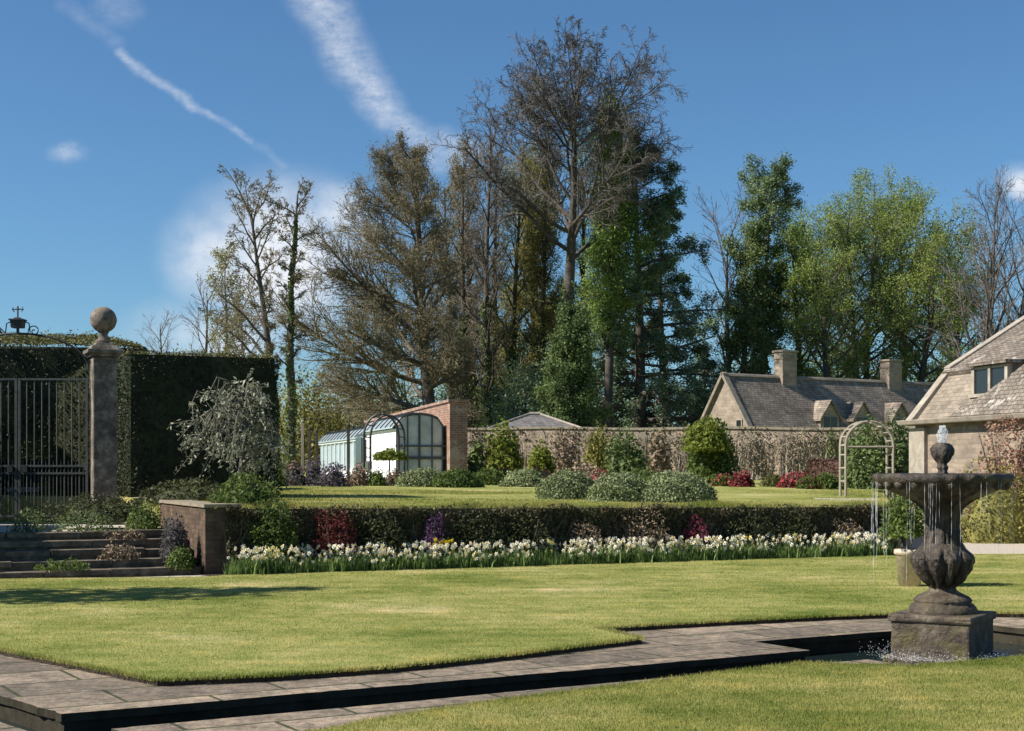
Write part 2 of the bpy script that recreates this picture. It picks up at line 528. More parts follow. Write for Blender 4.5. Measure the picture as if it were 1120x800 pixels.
M['l_bright2'] = m_leaf('fresh_green_leaf', (.15, .24, .06), (.26, .35, .085), .3, .4)
M['l_yellow'] = m_leaf('yellow_olive_leaf', (.2, .195, .06), (.29, .28, .085), .3, .4)
M['l_ivy'] = m_leaf('ivy_leaf', (.085, .13, .048), (.17, .225, .08), .5, .3)
M['l_mid'] = m_leaf('shrub_leaf', (.075, .12, .03), (.15, .2, .052), 1.2)
M['l_lime'] = m_leaf('lime_shrub_leaf', (.14, .175, .025), (.22, .26, .05), 1.2)
M['l_shade'] = m_leaf('shade_toned_leaf', (.04, .052, .02), (.085, .095, .04), 1.2, .3)  # leaf colour darkened to stand for the shade on these plants
M['l_creeper2'] = m_leaf('wall_creeper_mixed_leaf', (.14, .1, .065), (.13, .135, .06), .6, .3, (.22, .175, .115))
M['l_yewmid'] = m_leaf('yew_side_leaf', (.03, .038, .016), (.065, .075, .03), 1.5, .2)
M['l_mound'] = m_leaf('grey_green_leaf', (.16, .2, .095), (.27, .315, .16), 1.4, .2)
M['l_silver'] = m_leaf('silver_leaf', (.2, .215, .15), (.36, .375, .28), 1.5, .25, gloss=.15)
M['l_red'] = m_leaf('red_leaf', (.11, .028, .028), (.2, .062, .055), 3)
M['l_purple'] = m_leaf('purple_flower', (.10, .05, .13), (.2, .12, .24), 3)
M['l_lav'] = m_leaf('lavender_leaf', (.085, .085, .085), (.16, .15, .165), 3)
M['l_pink'] = m_leaf('pink_petal', (.34, .035, .05), (.55, .12, .14), 5)
M['l_magenta'] = m_leaf('magenta_twig_leaf', (.2, .03, .07), (.34, .08, .13), 4)
M['l_tan'] = m_leaf('dry_twig_leaf', (.16, .12, .08), (.27, .21, .145), 3, .1)
M['l_rose'] = m_leaf('climber_pink_leaf', (.3, .16, .12), (.46, .3, .22), 2)
M['l_box'] = m_leaf('brown_hedge_leaf', (.06, .03, .025), (.11, .06, .045), 2, .15)
M['l_daff'] = m_leaf('daffodil_leaf', (.085, .15, .04), (.17, .25, .075), 3, .35)
def m_plain(name, cc, rough=.6, trans=.3):
    m, nt, out = new_mat(name)
    d = N(nt, 'ShaderNodeBsdfDiffuse'); d.inputs[0].default_value = (*cc, 1)
    t = N(nt, 'ShaderNodeBsdfTranslucent'); t.inputs[0].default_value = (*cc, 1)
    ms = N(nt, 'ShaderNodeMixShader'); ms.inputs[0].default_value = trans
    nt.links.new(d.outputs[0], ms.inputs[1]); nt.links.new(t.outputs[0], ms.inputs[2]); nt.links.new(ms.outputs[0], out.inputs[0])
    return m
M['petal'] = m_plain('white_petal', (.82, .82, .74))
M['petal_y'] = m_plain('yellow_petal', (.8, .62, .05))
M['petal_c'] = m_plain('cream_petal', (.82, .78, .42))
M['trumpet'] = m_plain('trumpet_cup', (.8, .6, .16))

# ------------------------------------------------------------------ terrain
W0 = np.array([-4.55, 21.7])      # front foot of the retaining wall, left end
WLEN = 12.7
def zt(x, y):
    p = np.array([x, y]) - W0
    u = min(max(float(p @ U), 0), WLEN)
    v = max(float(p @ V), 0)
    return 1.02 - .0087 * u + .006 * v

o = MB(); o.add([(-3000, -400, -.62), (3000, -400, -.62), (3000, 6000, -.62), (-3000, 6000, -.62)], [(0, 1, 2, 3)])
tag(o.build('ground', M['ground']), kind='structure')

pc = np.array([3.97, 13.35]); pr = 1.47
a = G(67, 781); d0 = np.array([0, 10.45])
q = np.array([-.66, .75]); q /= np.linalg.norm(q)
qp = np.array([-q[1], q[0]])
def line_circle(p, d, c, r):
    d = d / np.linalg.norm(d)
    e = p - c
    bq = e @ d
    t = -bq - math.sqrt(bq * bq - (e @ e - r * r))
    return p + t * d
PP = np.array([CAN[1], -CAN[0]])            # across the pool, toward the camera
PA = G(825, 702)
def rect(u_, v_): return PA + CAN * u_ + PP * v_
ca, cb_ = float((a - PA) @ PP), float((d0 - PA) @ PP)
arc = [rect(0, ca), rect(0, 0), rect(3.0, 0), rect(3.0, 2.0), rect(0, 2.0), rect(0, cb_)]
# near canal edge meets the continuation of the left canal's inner edge
den = CAN[0] * -q[1] - CAN[1] * -q[0]
rhs = a - d0
tq = (rhs[0] * -q[1] - rhs[1] * -q[0]) / den
dcor = d0 + CAN * tq
L1, L2 = a + q * 7.5, a + q * 7.5 + qp * -.42
perp = -np.array([q[1], -q[0]])
if perp[1] > 0: perp = -perp
perp = np.array([-abs(perp[0]), -abs(perp[1])])
L2 = L1 + perp * .42
M1 = a - q * 3.2 + perp * .42
M2 = a - q * 3.2
hole = [L1, a] + arc + [dcor, M2, M1, L2]
_rg = np.random.default_rng(44)
def chip(p0, p1):
    p0, p1 = np.array(p0), np.array(p1); Ln = np.linalg.norm(p1 - p0); nn = np.array([-(p1 - p0)[1], (p1 - p0)[0]]) / Ln
    k = int(Ln / .07); o_ = np.cumsum(_rg.normal(0, .003, k)); o_ -= np.linspace(o_[0], o_[-1], k)
    o_ += np.where(_rg.uniform(size=k) < .06, _rg.normal(0, .014, k), 0)
    return [p0 + (p1 - p0) * j / k + nn * np.clip(o_[j], -.022, .022) for j in range(k)]
hole_s = hole
hole = chip(L1, a) + chip(a, arc[0])
for i_ in range(5): hole += chip(arc[i_], arc[i_ + 1])
hole += chip(arc[-1], dcor) + [dcor, M2, M1, L2]
outer = [(-12, 4.5), (12, 4.5), (12, 16.6), (-12, 16.6)]
p = MB(); p.poly([outer, hole], -.055, 0.0, ms=1, bottom=True)  # slab edges get the dark stone too, shade put into their colour
tag(p.build('stone_paving', [M['flags'], M['wet_shaded_wall']]), kind='structure')
cen = np.mean(np.array(hole), 0)
# pool walls, set back under the coping
def inset(loop, w):
    n = len(loop); res = []
    for i in range(n):
        p0, p1, p2 = np.array(loop[i - 1]), np.array(loop[i]), np.array(loop[(i + 1) % n])
        e1 = (p1 - p0) / (np.linalg.norm(p1 - p0) + 1e-9); e2 = (p2 - p1) / (np.linalg.norm(p2 - p1) + 1e-9)
        n1 = np.array([e1[1], -e1[0]]); n2 = np.array([e2[1], -e2[0]])
        b = n1 + n2
        b = b / max(np.linalg.norm(b), .3)
        res.append(p1 + b * w / max(b @ n1, .4))
    return res
hole = hole_s
ar = sum(hole[i][0] * hole[(i + 1) % len(hole)][1] - hole[(i + 1) % len(hole)][0] * hole[i][1] for i in range(len(hole)))
hole_w = inset(hole, .03 if ar > 0 else -.03)
p = MB(); p.poly([[(-11.9, 4.6), (11.9, 4.6), (11.9, 16.5), (-11.9, 16.5)], hole_w], -.61, -.058)
tag(p.build('pool_wall', M['wet_shaded_wall']), kind='structure')
p = MB(); p.add([(-11.5, 5, -.17), (11.5, 5, -.17), (11.5, 16.3, -.17), (-11.5, 16.3, -.17)], [(0, 1, 2, 3)])
tag(p.build('water', M['water']), kind='structure')

LZ = .05
def jag(pts, amp=.025, step=.12, seed=1, closed_idx=None):
    """a little wander along the cut edge of the turf"""
    rng = np.random.default_rng(seed)
    res = []
    n = len(pts)
    for i in range(n):
        p0, p1 = np.array(pts[i], float), np.array(pts[(i + 1) % n], float)
        L = np.linalg.norm(p1 - p0)
        k = max(1, int(L / step)) if L < 14 else max(1, int(L / 1.0))
        nn = np.array([-(p1 - p0)[1], (p1 - p0)[0]]) / L
        for j in range(k):
            res.append(p0 + (p1 - p0) * j / k + nn * (rng.uniform(-amp, amp) if 0 < j else 0))
    return res
bedf0, bedf1 = G(245, 633), G(985, 610)
lawn_main = [G(172, 751), (-4.6, 12.75), (-6.3, 14.9), (-7.5, 16.7), (-13, 17.3), (-13, 18.35), G(0, 637), G(225, 634.5), bedf0, bedf1, G(1055, 609), (12.5, 26.6), (14, 20), (9.5, 15.7), (7.4, 15.72), G(1120, 675.5), G(1060, 675), G(980, 676), G(900, 679), G(800, 684), G(720, 688.5), G(652, 692.5), G(702, 704), G(560, 722), G(420, 737), G(290, 746)]
lm = jag(lawn_main, .02, .15, 3)
p = MB(); p.poly([lm], -.5, LZ, ms=1)
tag(p.build('lawn', [M['turf'], M['soil']]), kind='structure')
lawn_near = [G(385, 801), G(470, 786), G(560, 772.5), G(700, 755), G(790, 743.5), G(880, 732), G(1000, 736), G(1090, 728), (9, 14.6), (9, 5), (-1.6, 5), (-1.6, 8.3)]
ln = jag(lawn_near, .03, .12, 4)
p = MB(); p.poly([ln], -.5, LZ, ms=1)
tag(p.build('lawn', [M['turf'], M['soil']]), kind='structure')
# bed along the wall, stone path at the steps, gravel drive
we = W0 + U * WLEN
p = MB(); p.poly([[bedf0, bedf1, we + U * .4, W0 - U * .1]], -.5, .02)
tag(p.build('flower_bed_soil', M['soil']), kind='structure')
p = MB(); p.poly([[G(-300, 637), G(0, 637), G(225, 634.5), bedf0, W0 - U * .1, W0 - U * 7.5]], -.5, .012)
tag(p.build('stone_path', M['path']), kind='structure')
p = MB(); p.poly([[bedf1, we + U * .4, (7.2, 27.2), (10.5, 40), (24, 44), (24, 27), (12.5, 26.6), G(1055, 609)]], -.5, .008)
tag(p.build('gravel_drive', M['gravel']), kind='structure')

# terrace as a grid
def terrace_poly(loop, name, mat, dz=0.0, z0=-.6):
    p = MB(); p.poly([loop], z0, lambda x, y: zt(x, y) + dz)
    return tag(p.build(name, mat), kind='structure')
wt = .42                                                      # wall thickness
tb0 = W0 + V * (wt - .06) + U * .06
tb1 = we + V * (wt - .06)
tp = [tb0 + (tb1 - tb0) * k / 20 for k in range(21)]
retL = tb0 + V * 2.2
tl = tp + [np.array([7.3, 28.2]), np.array([9.4, 37.0]), np.array([9.9, 40.5]), np.array([40, 52]), np.array([70, 90])]
tl += [np.array([90, 175]), np.array([-90, 175]), np.array([-60, 60]), np.array([-40, 25.2]), np.array([-12.6, 25.2]), np.array([-10.5, 24.4])]
land0 = W0 + V * 2.45 - U * 3.4
tl += [land0 + V * 4.5 - U * .3, W0 + V * 6.6 - U * .2, retL]
# interior support: strips for a smooth slope
terrace_poly(tl, 'terrace_lawn', M['turf'])

# ------------------------------------------------------------------ grass blades (near lawn and lawn edges)
def inside(P, poly):
    x, y = P[:, 0], P[:, 1]
    poly = np.array(poly); n = len(poly)
    r = np.zeros(len(P), bool)
    j = n - 1
    for i in range(n):
        xi, yi = poly[i]; xj, yj = poly[j]
        cnd = ((yi > y) != (yj > y)) & (x < (xj - xi) * (y - yi) / (yj - yi + 1e-12) + xi)
        r ^= cnd
        j = i
    return r

def blades(mb, P, z, hmin, hmax, w, rng, lean=.5):
    K = len(P)
    h = hmin + (hmax - hmin) * rng.uniform(0, 1, K)
    az = rng.uniform(0, 2 * PI, K)
    la = rng.uniform(0, lean, K) * h
    az2 = rng.uniform(0, 2 * PI, K)
    b = np.stack([P[:, 0], P[:, 1], np.full(K, z) if np.isscalar(z) else z], 1)
    dx = np.stack([np.cos(az), np.sin(az), np.zeros(K)], 1) * (w / 2)[:, None]
    tip = b + np.stack([np.cos(az2) * la, np.sin(az2) * la, h], 1)
    mb.add(np.stack([b - dx, b + dx, tip], 1).reshape(-1, 3), np.arange(K * 3).reshape(K, 3))

rng = np.random.default_rng(11)
g = MB()
def scatter(poly, x0, x1, y0, y1, n):
    P = np.stack([rng.uniform(x0, x1, n), rng.uniform(y0, y1, n)], 1)
    P = P[inside(P, poly)]
    vis = np.abs(P[:, 0]) < P[:, 1] * .36 + .2
    return P[vis]
P = scatter(ln, -1.8, 4.6, 8.4, 12.0, 260000)
blades(g, P, LZ - .004,   .008, .03, .004 + rng.uniform(0, .004, len(P)), rng)
for y0, y1, n, w in ((10.3, 13, 190000, .006), (13, 16, 190000, .007), (16, 21, 210000, .009), (21, 26.2, 130000, .012)):
    P = scatter(lm, -8, 10, y0, y1, n)
    blades(g, P, LZ - .004, .006, .02, w * rng.uniform(.7, 1.3, len(P)), rng)
# longer fringe on the cut edges
def fringe(loop, idx_from, idx_to, n, hmin, hmax, dep=.05, z=LZ - .012):
    L = [np.array(p) for p in loop]
    for i in range(idx_from, idx_to):
        p0, p1 = L[i % len(L)], L[(i + 1) % len(L)]
        if np.linalg.norm(p1 - p0) > 12: continue
        k = int(n * np.linalg.norm(p1 - p0))
        t = rng.uniform(0, 1, (k, 1))
        nn = np.array([-(p1 - p0)[1], (p1 - p0)[0]]); nn /= np.linalg.norm(nn) + 1e-9
        P = p0 + (p1 - p0) * t + nn * rng.normal(0, dep, (k, 1))
        P = P[np.abs(P[:, 0]) < P[:, 1] * .36 + .3]
        if len(P): blades(g, P, z, hmin, hmax, .005 + rng.uniform(0, .005, len(P)), rng, .8)
fringe(lawn_main, 0, 3, 700, .015, .045, .022)
fringe(lawn_main, 14, 26, 900, .015, .05, .022)
fringe(lawn_near, 0, 9, 700, .015, .045, .022)
tag(g.build('grass', M['blade']), kind='stuff', label='short mown grass covering the lawns beside the paving')

# fringe along the top of the retaining wall and terrace lawn texture
g = MB()
t = rng.uniform(0, 1, 26000)
P = tb0 + (tb1 - tb0) * t[:, None] + V * rng.normal(.02, .16, 26000)[:, None]
zz = np.array([zt(*pp) for pp in P])
blades(g, P, zz - .03, .02, .1 + .05 * np.sin(P[:, 0] * 3.1) * np.sin(P[:, 0] * 1.3), rng.uniform(.008, .018, len(P)), rng, 1.2)
P = np.stack([rng.uniform(-6, 12, 130000), rng.uniform(22.5, 45, 130000)], 1)
P = P[inside(P, tl)]; P = P[np.abs(P[:, 0]) < P[:, 1] * .36]
zz = np.array([zt(*pp) for pp in P])
blades(g, P, zz - .005, .015, .04, rng.uniform(.012, .025, len(P)), rng)
tag(g.build('grass', M['blade']), kind='stuff', label='short mown grass covering the raised terrace')

# ------------------------------------------------------------------ retaining wall
w = thing('retaining_wall', (*W0, 0), 'long low brown garden wall holding up the terrace behind the daffodils', 'wall')
p = MB()
def wtop(x, y): return zt(x, y) - .03
n = 24
f = [W0 + U * .5 + (we - W0 - U * .5) * k / n for k in range(n + 1)]
b_ = [x + V * wt for x in f]
p.poly([f + b_[::-1]], -.5, wtop)
ret = [W0 + V * wt, W0 + V * wt + U * wt, W0 + V * 2.4 + U * wt, W0 + V * 2.4]
p.build('wall_body', M['wall_dry'], w)
p = MB(); p.poly([[W0, W0 + U * .498, W0 + U * .498 + V * wt, W0 + V * wt]], -.5, lambda x, y: 1.01)
p.build('end_pier', M['wall_end'], w)
p = MB(); p.poly([[W0 + V * (wt + .002), W0 + V * (wt + .002) + U * .36, W0 + V * 5.85 + U * .36, W0 + V * 5.85]], -.5, lambda x, y: .985)
p.build('return_wall', M['wall_end'], w)
p = MB(); p.poly([[W0 - V * .03 - U * .03, W0 + U * .53 - V * .03, W0 + U * .53 + V * (wt + .03), W0 + U * .40 + V * (wt + .03), W0 + U * .40 + V * 5.85, W0 - U * .03 + V * 5.85]], 1.012, 1.06, bottom=True)
bevel(p.build('coping', M['coping'], w), .012)

# ------------------------------------------------------------------ steps
s = thing('garden_steps', (*(W0 - U * 3), 0), 'broad mossy stone steps climbing to the iron gate', 'steps')
RNGS = np.random.default_rng(5)
sr, sd = .125, .32
for k in range(5):
    front = W0 + V * (.12 + k * sd)
    p = MB()
    x = -.02
    while x > -9.0:
        L = RNGS.uniform(.7, 1.5)
        x2 = max(x - L, -9.05)
        j = RNGS.uniform(-.02, .02)
        A_ = front + U * (x2 + .006) + V * j; B_ = front + U * (x - .006) + V * j
        back = front + V * (sd + .05 if k < 4 else .5)
        p.poly([[A_, B_, back + U * (x - .006), back + U * (x2 + .006)]], k * sr + .05, (k + 1) * sr + RNGS.uniform(-.012, .012), bottom=True)
        x = x2
    p.poly([[front + U * -9 + V * .03, front + U * -.03 + V * .03, front + V * (sd + .03) + U * -.03, front + V * (sd + .03) - U * 9]], -.4, (k + 1) * sr - .045)
    bevel(p.build('step', M['step'], s), .015, 2)
land = W0 + V * (.12 + 4 * sd + .45)
p = MB(); p.poly([[land - U * 9, land - U * .02, land + V * 1.6 - U * .02, land + V * 8 - U * .3, land + V * 8 - U * 9]], -.5, 5 * sr - .03)
tag(p.build('landing_path', M['path']), kind='structure')

# ------------------------------------------------------------------ foliage helpers
def dome_pts(rng, n, rx, ry, h, shell=.35, lump=.18, seed=0):
    """points in a half ellipsoid with a lumpy skin, and their outward normals"""
    d = rng.normal(0, 1, (n, 3)); d[:, 2] = np.abs(d[:, 2]) * 1.0 - .12
    d /= np.linalg.norm(d, axis=1)[:, None]
    k = np.random.default_rng(seed + 99).uniform(2, 5, (4, 3)); ph = np.random.default_rng(seed + 98).uniform(0, 6, 4)
    lumpv = sum(np.sin(d @ k[i] * 1.6 + ph[i]) for i in range(4)) / 4
    r = (1 - shell * rng.uniform(0, 1, n) ** 1.6) * (1 + lump * lumpv)
    P = d * r[:, None] * np.array([rx, ry, h])
    P[:, 2] = np.maximum(P[:, 2], 0.02 * h)
    return P, d

def core(mb, rx, ry, h, k=.72, seed=0):
    u = np.linspace(0, 2 * PI, 15)[:-1]
    rows = []
    for e in (0, .35, .7, 1.0, 1.3):
        rows.append(np.stack([np.cos(u) * math.cos(e) * rx * k, np.sin(u) * math.cos(e) * ry * k, np.full(14, math.sin(e) * h * k)], 1))
    mb.add(np.concatenate(rows), [(i * 14 + j, i * 14 + (j + 1) % 14, (i + 1) * 14 + (j + 1) % 14, (i + 1) * 14 + j) for i in range(4) for j in range(14)] + [tuple(56 + j for j in range(14))])

def shrub(name, loc, rx, ry, h, n, leaf, mat, label, cat='shrub', group=None, seed=0, shell=.4, lump=.2, dense=True, bias=.8, stems=True, z0=0.0, aspect=.55, stem_mat='bark_grey', flowers=None):
    rng = np.random.default_rng(seed + 1000)
    r = thing(name, loc, label, cat, group)
    mb = MB()
    P, d = dome_pts(rng, n, rx, ry, h - z0, shell, lump, seed)
    P[:, 2] += z0
    P = P + rng.normal(0, leaf * .3, P.shape)
    mb.leaves(P + np.array(loc), leaf, rng, bias, aspect, outw=d)
    if dense:
        c = MB(); core(c, rx, ry, h - z0, .72)
        mb.add(np.concatenate(c.v) + np.array(loc) + np.array([0, 0, z0]), c.f[0][0] if len(c.f) == 1 else [tuple(x) for ff, _ in c.f for x in ff])
    mb.build('foliage', M[mat], r)
    if stems:
        sm = MB()
        for i in range(7):
            az = rng.uniform(0, 2 * PI); rr = rng.uniform(.25, .75)
            e = np.array([math.cos(az) * rx * rr, math.sin(az) * ry * rr, h * rng.uniform(.6, .9)])
            b0 = np.array([math.cos(az) * rx * .12, math.sin(az) * ry * .12, -.03])
            pts = [b0, b0 * .5 + e * .5 + np.array([0, 0, h * .1]), e]
            sm.tube(np.array(pts) + np.array(loc), [max(.012, h * .02), max(.008, h * .013), .004], 5)
        sm.build('stems', M[stem_mat], r)
    if flowers:
        fm = MB(); nf, fs, fmat = flowers
        P, d = dome_pts(rng, nf, rx * 1.03, ry * 1.03, h * 1.05, .1, lump, seed)
        fm.leaves(P + np.array(loc), fs, rng, 1.0, .8, outw=d)
        fm.build('blossom', M[fmat], r)
    return r

def spot(px, py):
    """point on the terrace seen at that pixel row"""
    Y = 30.0
    for _ in range(30):
        Y = .5 * Y + .5 * (CAMZ - zt(at(px, Y), Y)) * F / (py - HY)
    return np.array([at(px, Y), Y, zt(at(px, Y), Y)])

def onT(px, Y):
    return np.array([at(px, Y), Y, zt(at(px, Y), Y)])

# ------------------------------------------------------------------ clipped hedges
def hedge(name, poly, z0, ztop, label, mat='l_yew', leaf=.05, dens=900, seed=0, rnd=.12, jit=.03, topmat=None):
    rng = np.random.default_rng(seed)
    r = thing(name, (*np.mean(np.array(poly), 0), z0), label, 'hedge')
    mb = MB()
    zf = ztop if callable(ztop) else (lambda x, y: ztop)
    poly = [np.array(q, float) for q in poly]
    area = sum(poly[i][0] * poly[(i + 1) % len(poly)][1] - poly[(i + 1) % len(poly)][0] * poly[i][1] for i in range(len(poly)))
    if area < 0: poly = poly[::-1]
    ins = inset(poly, -.06)
    mb.poly([ins], z0, lambda x, y: zf(x, y) - .06)
    n = len(poly)
    for i in range(n):
        p0, p1 = poly[i], poly[(i + 1) % n]
        L = np.linalg.norm(p1 - p0)
        nn = np.array([(p1 - p0)[1], -(p1 - p0)[0]]) / L
        if nn @ (-(p0 + p1) / 2) < -.55 * np.linalg.norm((p0 + p1) / 2) : continue
        H = zf(*((p0 + p1) / 2)) - z0
        k = int(L * H * dens)
        t = rng.uniform(0, 1, (k, 1)); P2 = p0 + (p1 - p0) * t
        tops = np.array([zf(*x) for x in P2])
        z = z0 + rng.uniform(0, 1, k) * (tops - z0)
        bulge = .07 * np.sin(t[:, 0] * L * 2.1 + seed) * np.sin(z * 1.9 + t[:, 0] * 2) + .03 * np.sin(t[:, 0] * L * 7 + z * 5) + rng.normal(0, jit, k) + np.where(rng.uniform(size=k) < .02, rng.uniform(.03, .12, k), 0)
        dt = np.minimum(np.minimum(t[:, 0], 1 - t[:, 0]) * L, tops - z)
        bulge -= rnd * np.clip(1 - dt / rnd, 0, 1) ** 2 * .6
        P = np.concatenate([P2 + nn * bulge[:, None], z[:, None]], 1)
        mb.leaves(P, leaf, rng, .8, .5, outw=np.tile(np.array([nn[0], nn[1], .15]), (k, 1)))
    A_ = np.array(poly); lo, hi = A_.min(0), A_.max(0)
    k = int((hi - lo).prod() * dens)
    P = rng.uniform(lo, hi, (k, 2)); P = P[inside(P, poly)]
    z = np.array([zf(*x) for x in P]) + rng.normal(0, jit, len(P)) - .02 + .03 * np.sin(P[:, 0] * 3.1 + seed) * np.sin(P[:, 1] * 2.3) + np.where(rng.uniform(size=len(P)) < .03, rng.uniform(.02, .13, len(P)), 0)
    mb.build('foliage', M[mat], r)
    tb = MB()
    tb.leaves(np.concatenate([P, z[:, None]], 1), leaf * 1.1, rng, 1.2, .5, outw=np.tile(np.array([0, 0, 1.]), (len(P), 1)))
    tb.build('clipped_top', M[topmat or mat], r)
    return r

h0 = np.array([at(140, 27), 27.0])
h1 = h0 + U * 2.85
hedge('yew_hedge', [h0, h1, h1 + V * 2.6, h0 + V * 2.6], .5, 3.77, 'tall dark yew hedge block clipped square beside the gate pier', seed=1, topmat='l_yewsunlit')
hedge('yew_hedge', [(-18, 33.0), (at(105, 34), 34.0), (at(160, 35.5), 35.5), (at(150, 38), 38), (-18, 37)], .8, lambda x, y: 4.33 + .5 * min(1, max(0, (y - 33.2) / 2.2)) - .12 * max(0, (x + 10.5)) ** 2, 'broad yew hedge with sunlit top behind the iron gate', seed=2, topmat='l_yewsunlit', dens=500, leaf=.07)
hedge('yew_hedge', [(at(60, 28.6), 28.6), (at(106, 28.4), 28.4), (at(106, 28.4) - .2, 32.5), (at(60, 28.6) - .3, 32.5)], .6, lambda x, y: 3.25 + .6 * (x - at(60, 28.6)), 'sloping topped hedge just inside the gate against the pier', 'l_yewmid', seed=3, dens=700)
hedge('yew_hedge', [(-13.5, 20.6), (-9.7, 20.6), (-10.45, 25.2), (-14, 25.2)], -.1, 3.1, 'unseen yew hedge added left of the steps to shade them and the gate', seed=4, dens=120, leaf=.12)  # added out of view so its shadow falls on steps and gate
hedge('yew_hedge', [(-17, 30.6), (at(118, 30.6), 30.6), (at(118, 31.6), 31.6), (-17, 31.6)], .6, 1.75, 'low dark hedge added behind the stone bench in place of hedge shade', seed=5, dens=500, leaf=.07)  # added to hide lit lawn where the big hedge's shade belongs
hedge('yew_hedge', [(-14.5, 25.6), (-10.9, 25.6), (-11.3, 31), (-15, 31)], .5, 4.1, 'unseen yew hedge block added left of the gate to cast shade behind it', seed=6, dens=120, leaf=.12)  # added out of view to shadow the ground behind the gate
# tall hedge off to the left whose shadow lies over the lawn
P0 = np.array([-10.2, 17.0])

# ------------------------------------------------------------------ gate, piers
gz = 5 * sr - .02
GY = 26.0
def gate_pier(px, label):
    x = at(px, GY)
    r = thing('gate_pier', (x, GY, gz), label, 'gate pier', 'stone piers either side of the iron gate')
    th = math.atan2(U[1], U[0])
    top = zat(391, GY)
    p = MB(); p.box((x, GY, gz + .14), (.52, .52, .34), th); bevel(p.build('base', M['pier'], r), .02)
    p = MB(); p.box((x, GY, (gz + .3 + top) / 2), (.41, .41, top - gz - .3), th); bevel(p.build('shaft', M['pier'], r), .02)
    p = MB()
    for zc, sz, hh, tp_ in ((top + .03, .5, .06, 1.05), (top + .09, .62, .07, 1.0), (top + .165, .52, .08, .8), (top + .235, .34, .06, .8)):
        p.box((x, GY, zc), (sz, sz, hh), th, tp_)
    bevel(p.build('cap', M['pier'], r), .012)
    p = MB(); p.lathe([(.13, 0), (.14, .03), (.09, .07), (.075, .14), (.10, .19)], (x, GY, top + .26), 20); p.build('ball_neck', M['ball'], r, True)
    p = MB(); rb = .232; zc = zat(350, GY)
    p.lathe([(max(.01, rb * math.sin(t)), -rb * math.cos(t)) for t in np.linspace(.05, PI - .02, 20)], (x, GY, zc), 28, lambda a_, i: 1 + .025 * math.sin(3 * a_ + i * .7) * math.sin(i * .9)); p.build('ball_finial', M['ball'], r, True)
    return r
gate_pier(113, 'tall weathered stone gate pier topped by a ball beside the hedge')
xl, xr = at(-58, GY), at(97, GY)
xm = (xl + xr) / 2
def gate_leaf(xa, xb, label):
    """double gate leaf of plain bars"""
    r = thing('iron_gate', (xa, GY, gz), label, 'gate', 'leaves of the iron gate')
    zt0, zb0 = zat(415, GY), gz + .08
    p = MB()
    for x in (xa, xb): p.box((x, GY, (zt0 + zb0) / 2), (.045, .045, zt0 - zb0 + .04))
    for z in (zt0, zb0 + .06, zb0 + .95, zb0 + .82): p.box(((xa + xb) / 2, GY, z), (abs(xb - xa), .04, .035))
    p.build('frame', M['gate_iron'], r)
    nb = 9
    for i in range(1, nb):
        x = xa + (xb - xa) * i / nb
        p = MB(); p.tube([(x, GY, zb0), (x, GY, zt0 + .0)], .0125, 6)
        p.build('bar', M['gate_iron'], r)
    for i in range(nb):
        x = xa + (xb - xa) * (i + .5) / nb
        p = MB(); p.tube([(x, GY, zb0), (x, GY, zb0 + .95), (x, GY, zb0 + 1.06)], [.009, .009, .001], 5)
        p.build('dog_bar', M['gate_iron'], r)
    p = MB()
    p.box((xb - .1 if xb > xa else xb + .1, GY - .03, zb0 + .9), (.1, .05, .12)); p.build('latch', M['iron'], r)
    return r
gate_leaf(xr - .03, xm + .03, 'right leaf of the tall grey iron bar gate at the top of the steps')
gate_leaf(xl + .03, xm - .03, 'left leaf of the tall grey iron bar gate, cut by the photo edge')
# overthrow with lantern
r = thing('gate_overthrow', (xm, GY, zat(415, GY)), 'black wrought iron scrollwork and square lantern rising over the gate', 'overthrow')
zb, za = zat(392, GY), zat(365, GY)
p = MB()
for s_ in (-1, 1):
    pts = [(xm + s_ * (xr - xm) * math.cos(t) , GY, zb - .2 + (za - zb + .2) * math.sin(t)) for t in np.linspace(0, PI / 2, 14)]
    p.tube(pts, .02, 6)
p.build('arch', M['iron'], r)
for s_ in (-1, 1):
    p = MB()
    cx_, cz_ = xm + s_ * .29, zat(363, GY) + .01
    p.tube([(cx_ + s_ * (.015 + .011 * t) * math.cos(t * s_ * 1.0 + 1), GY, cz_ + (.015 + .011 * t) * math.sin(t + 1)) for t in np.linspace(0, 9, 26)], .011, 5)
    p.tube([(xm + s_ * .12, GY, zat(352, GY)), (xm + s_ * .2, GY, zat(354, GY)), (xm + s_ * .22, GY, zat(364, GY))], .012, 5)
    p.build('scroll', M['iron'], r)
p = MB()
p.box((xm, GY, zat(355, GY)), (.19, .19, .13), 0, 1.12); p.box((xm, GY, zat(362, GY)), (.04, .04, .13)); p.box((xm, GY, zat(350.2, GY)), (.25, .25, .025)); p.box((xm, GY, zat(349, GY)), (.19, .19, .05), 0, .4)
p.build('lantern', M['iron'], r)
p = MB()
p.tube([(xm, GY, zat(349, GY)), (xm, GY, zat(335, GY))], .014, 6)
p.tube([(xm - .1, GY, zat(338.5, GY)), (xm + .1, GY, zat(338.5, GY))], .012, 5)
for s_ in (-1, 1): p.tube([(xm + s_ * .06, GY, zat(341.5, GY)), (xm + s_ * .1, GY, zat(338.5, GY)), (xm + s_ * .08, GY, zat(336, GY))], .009, 5)
p.build('finial', M['iron'], r)
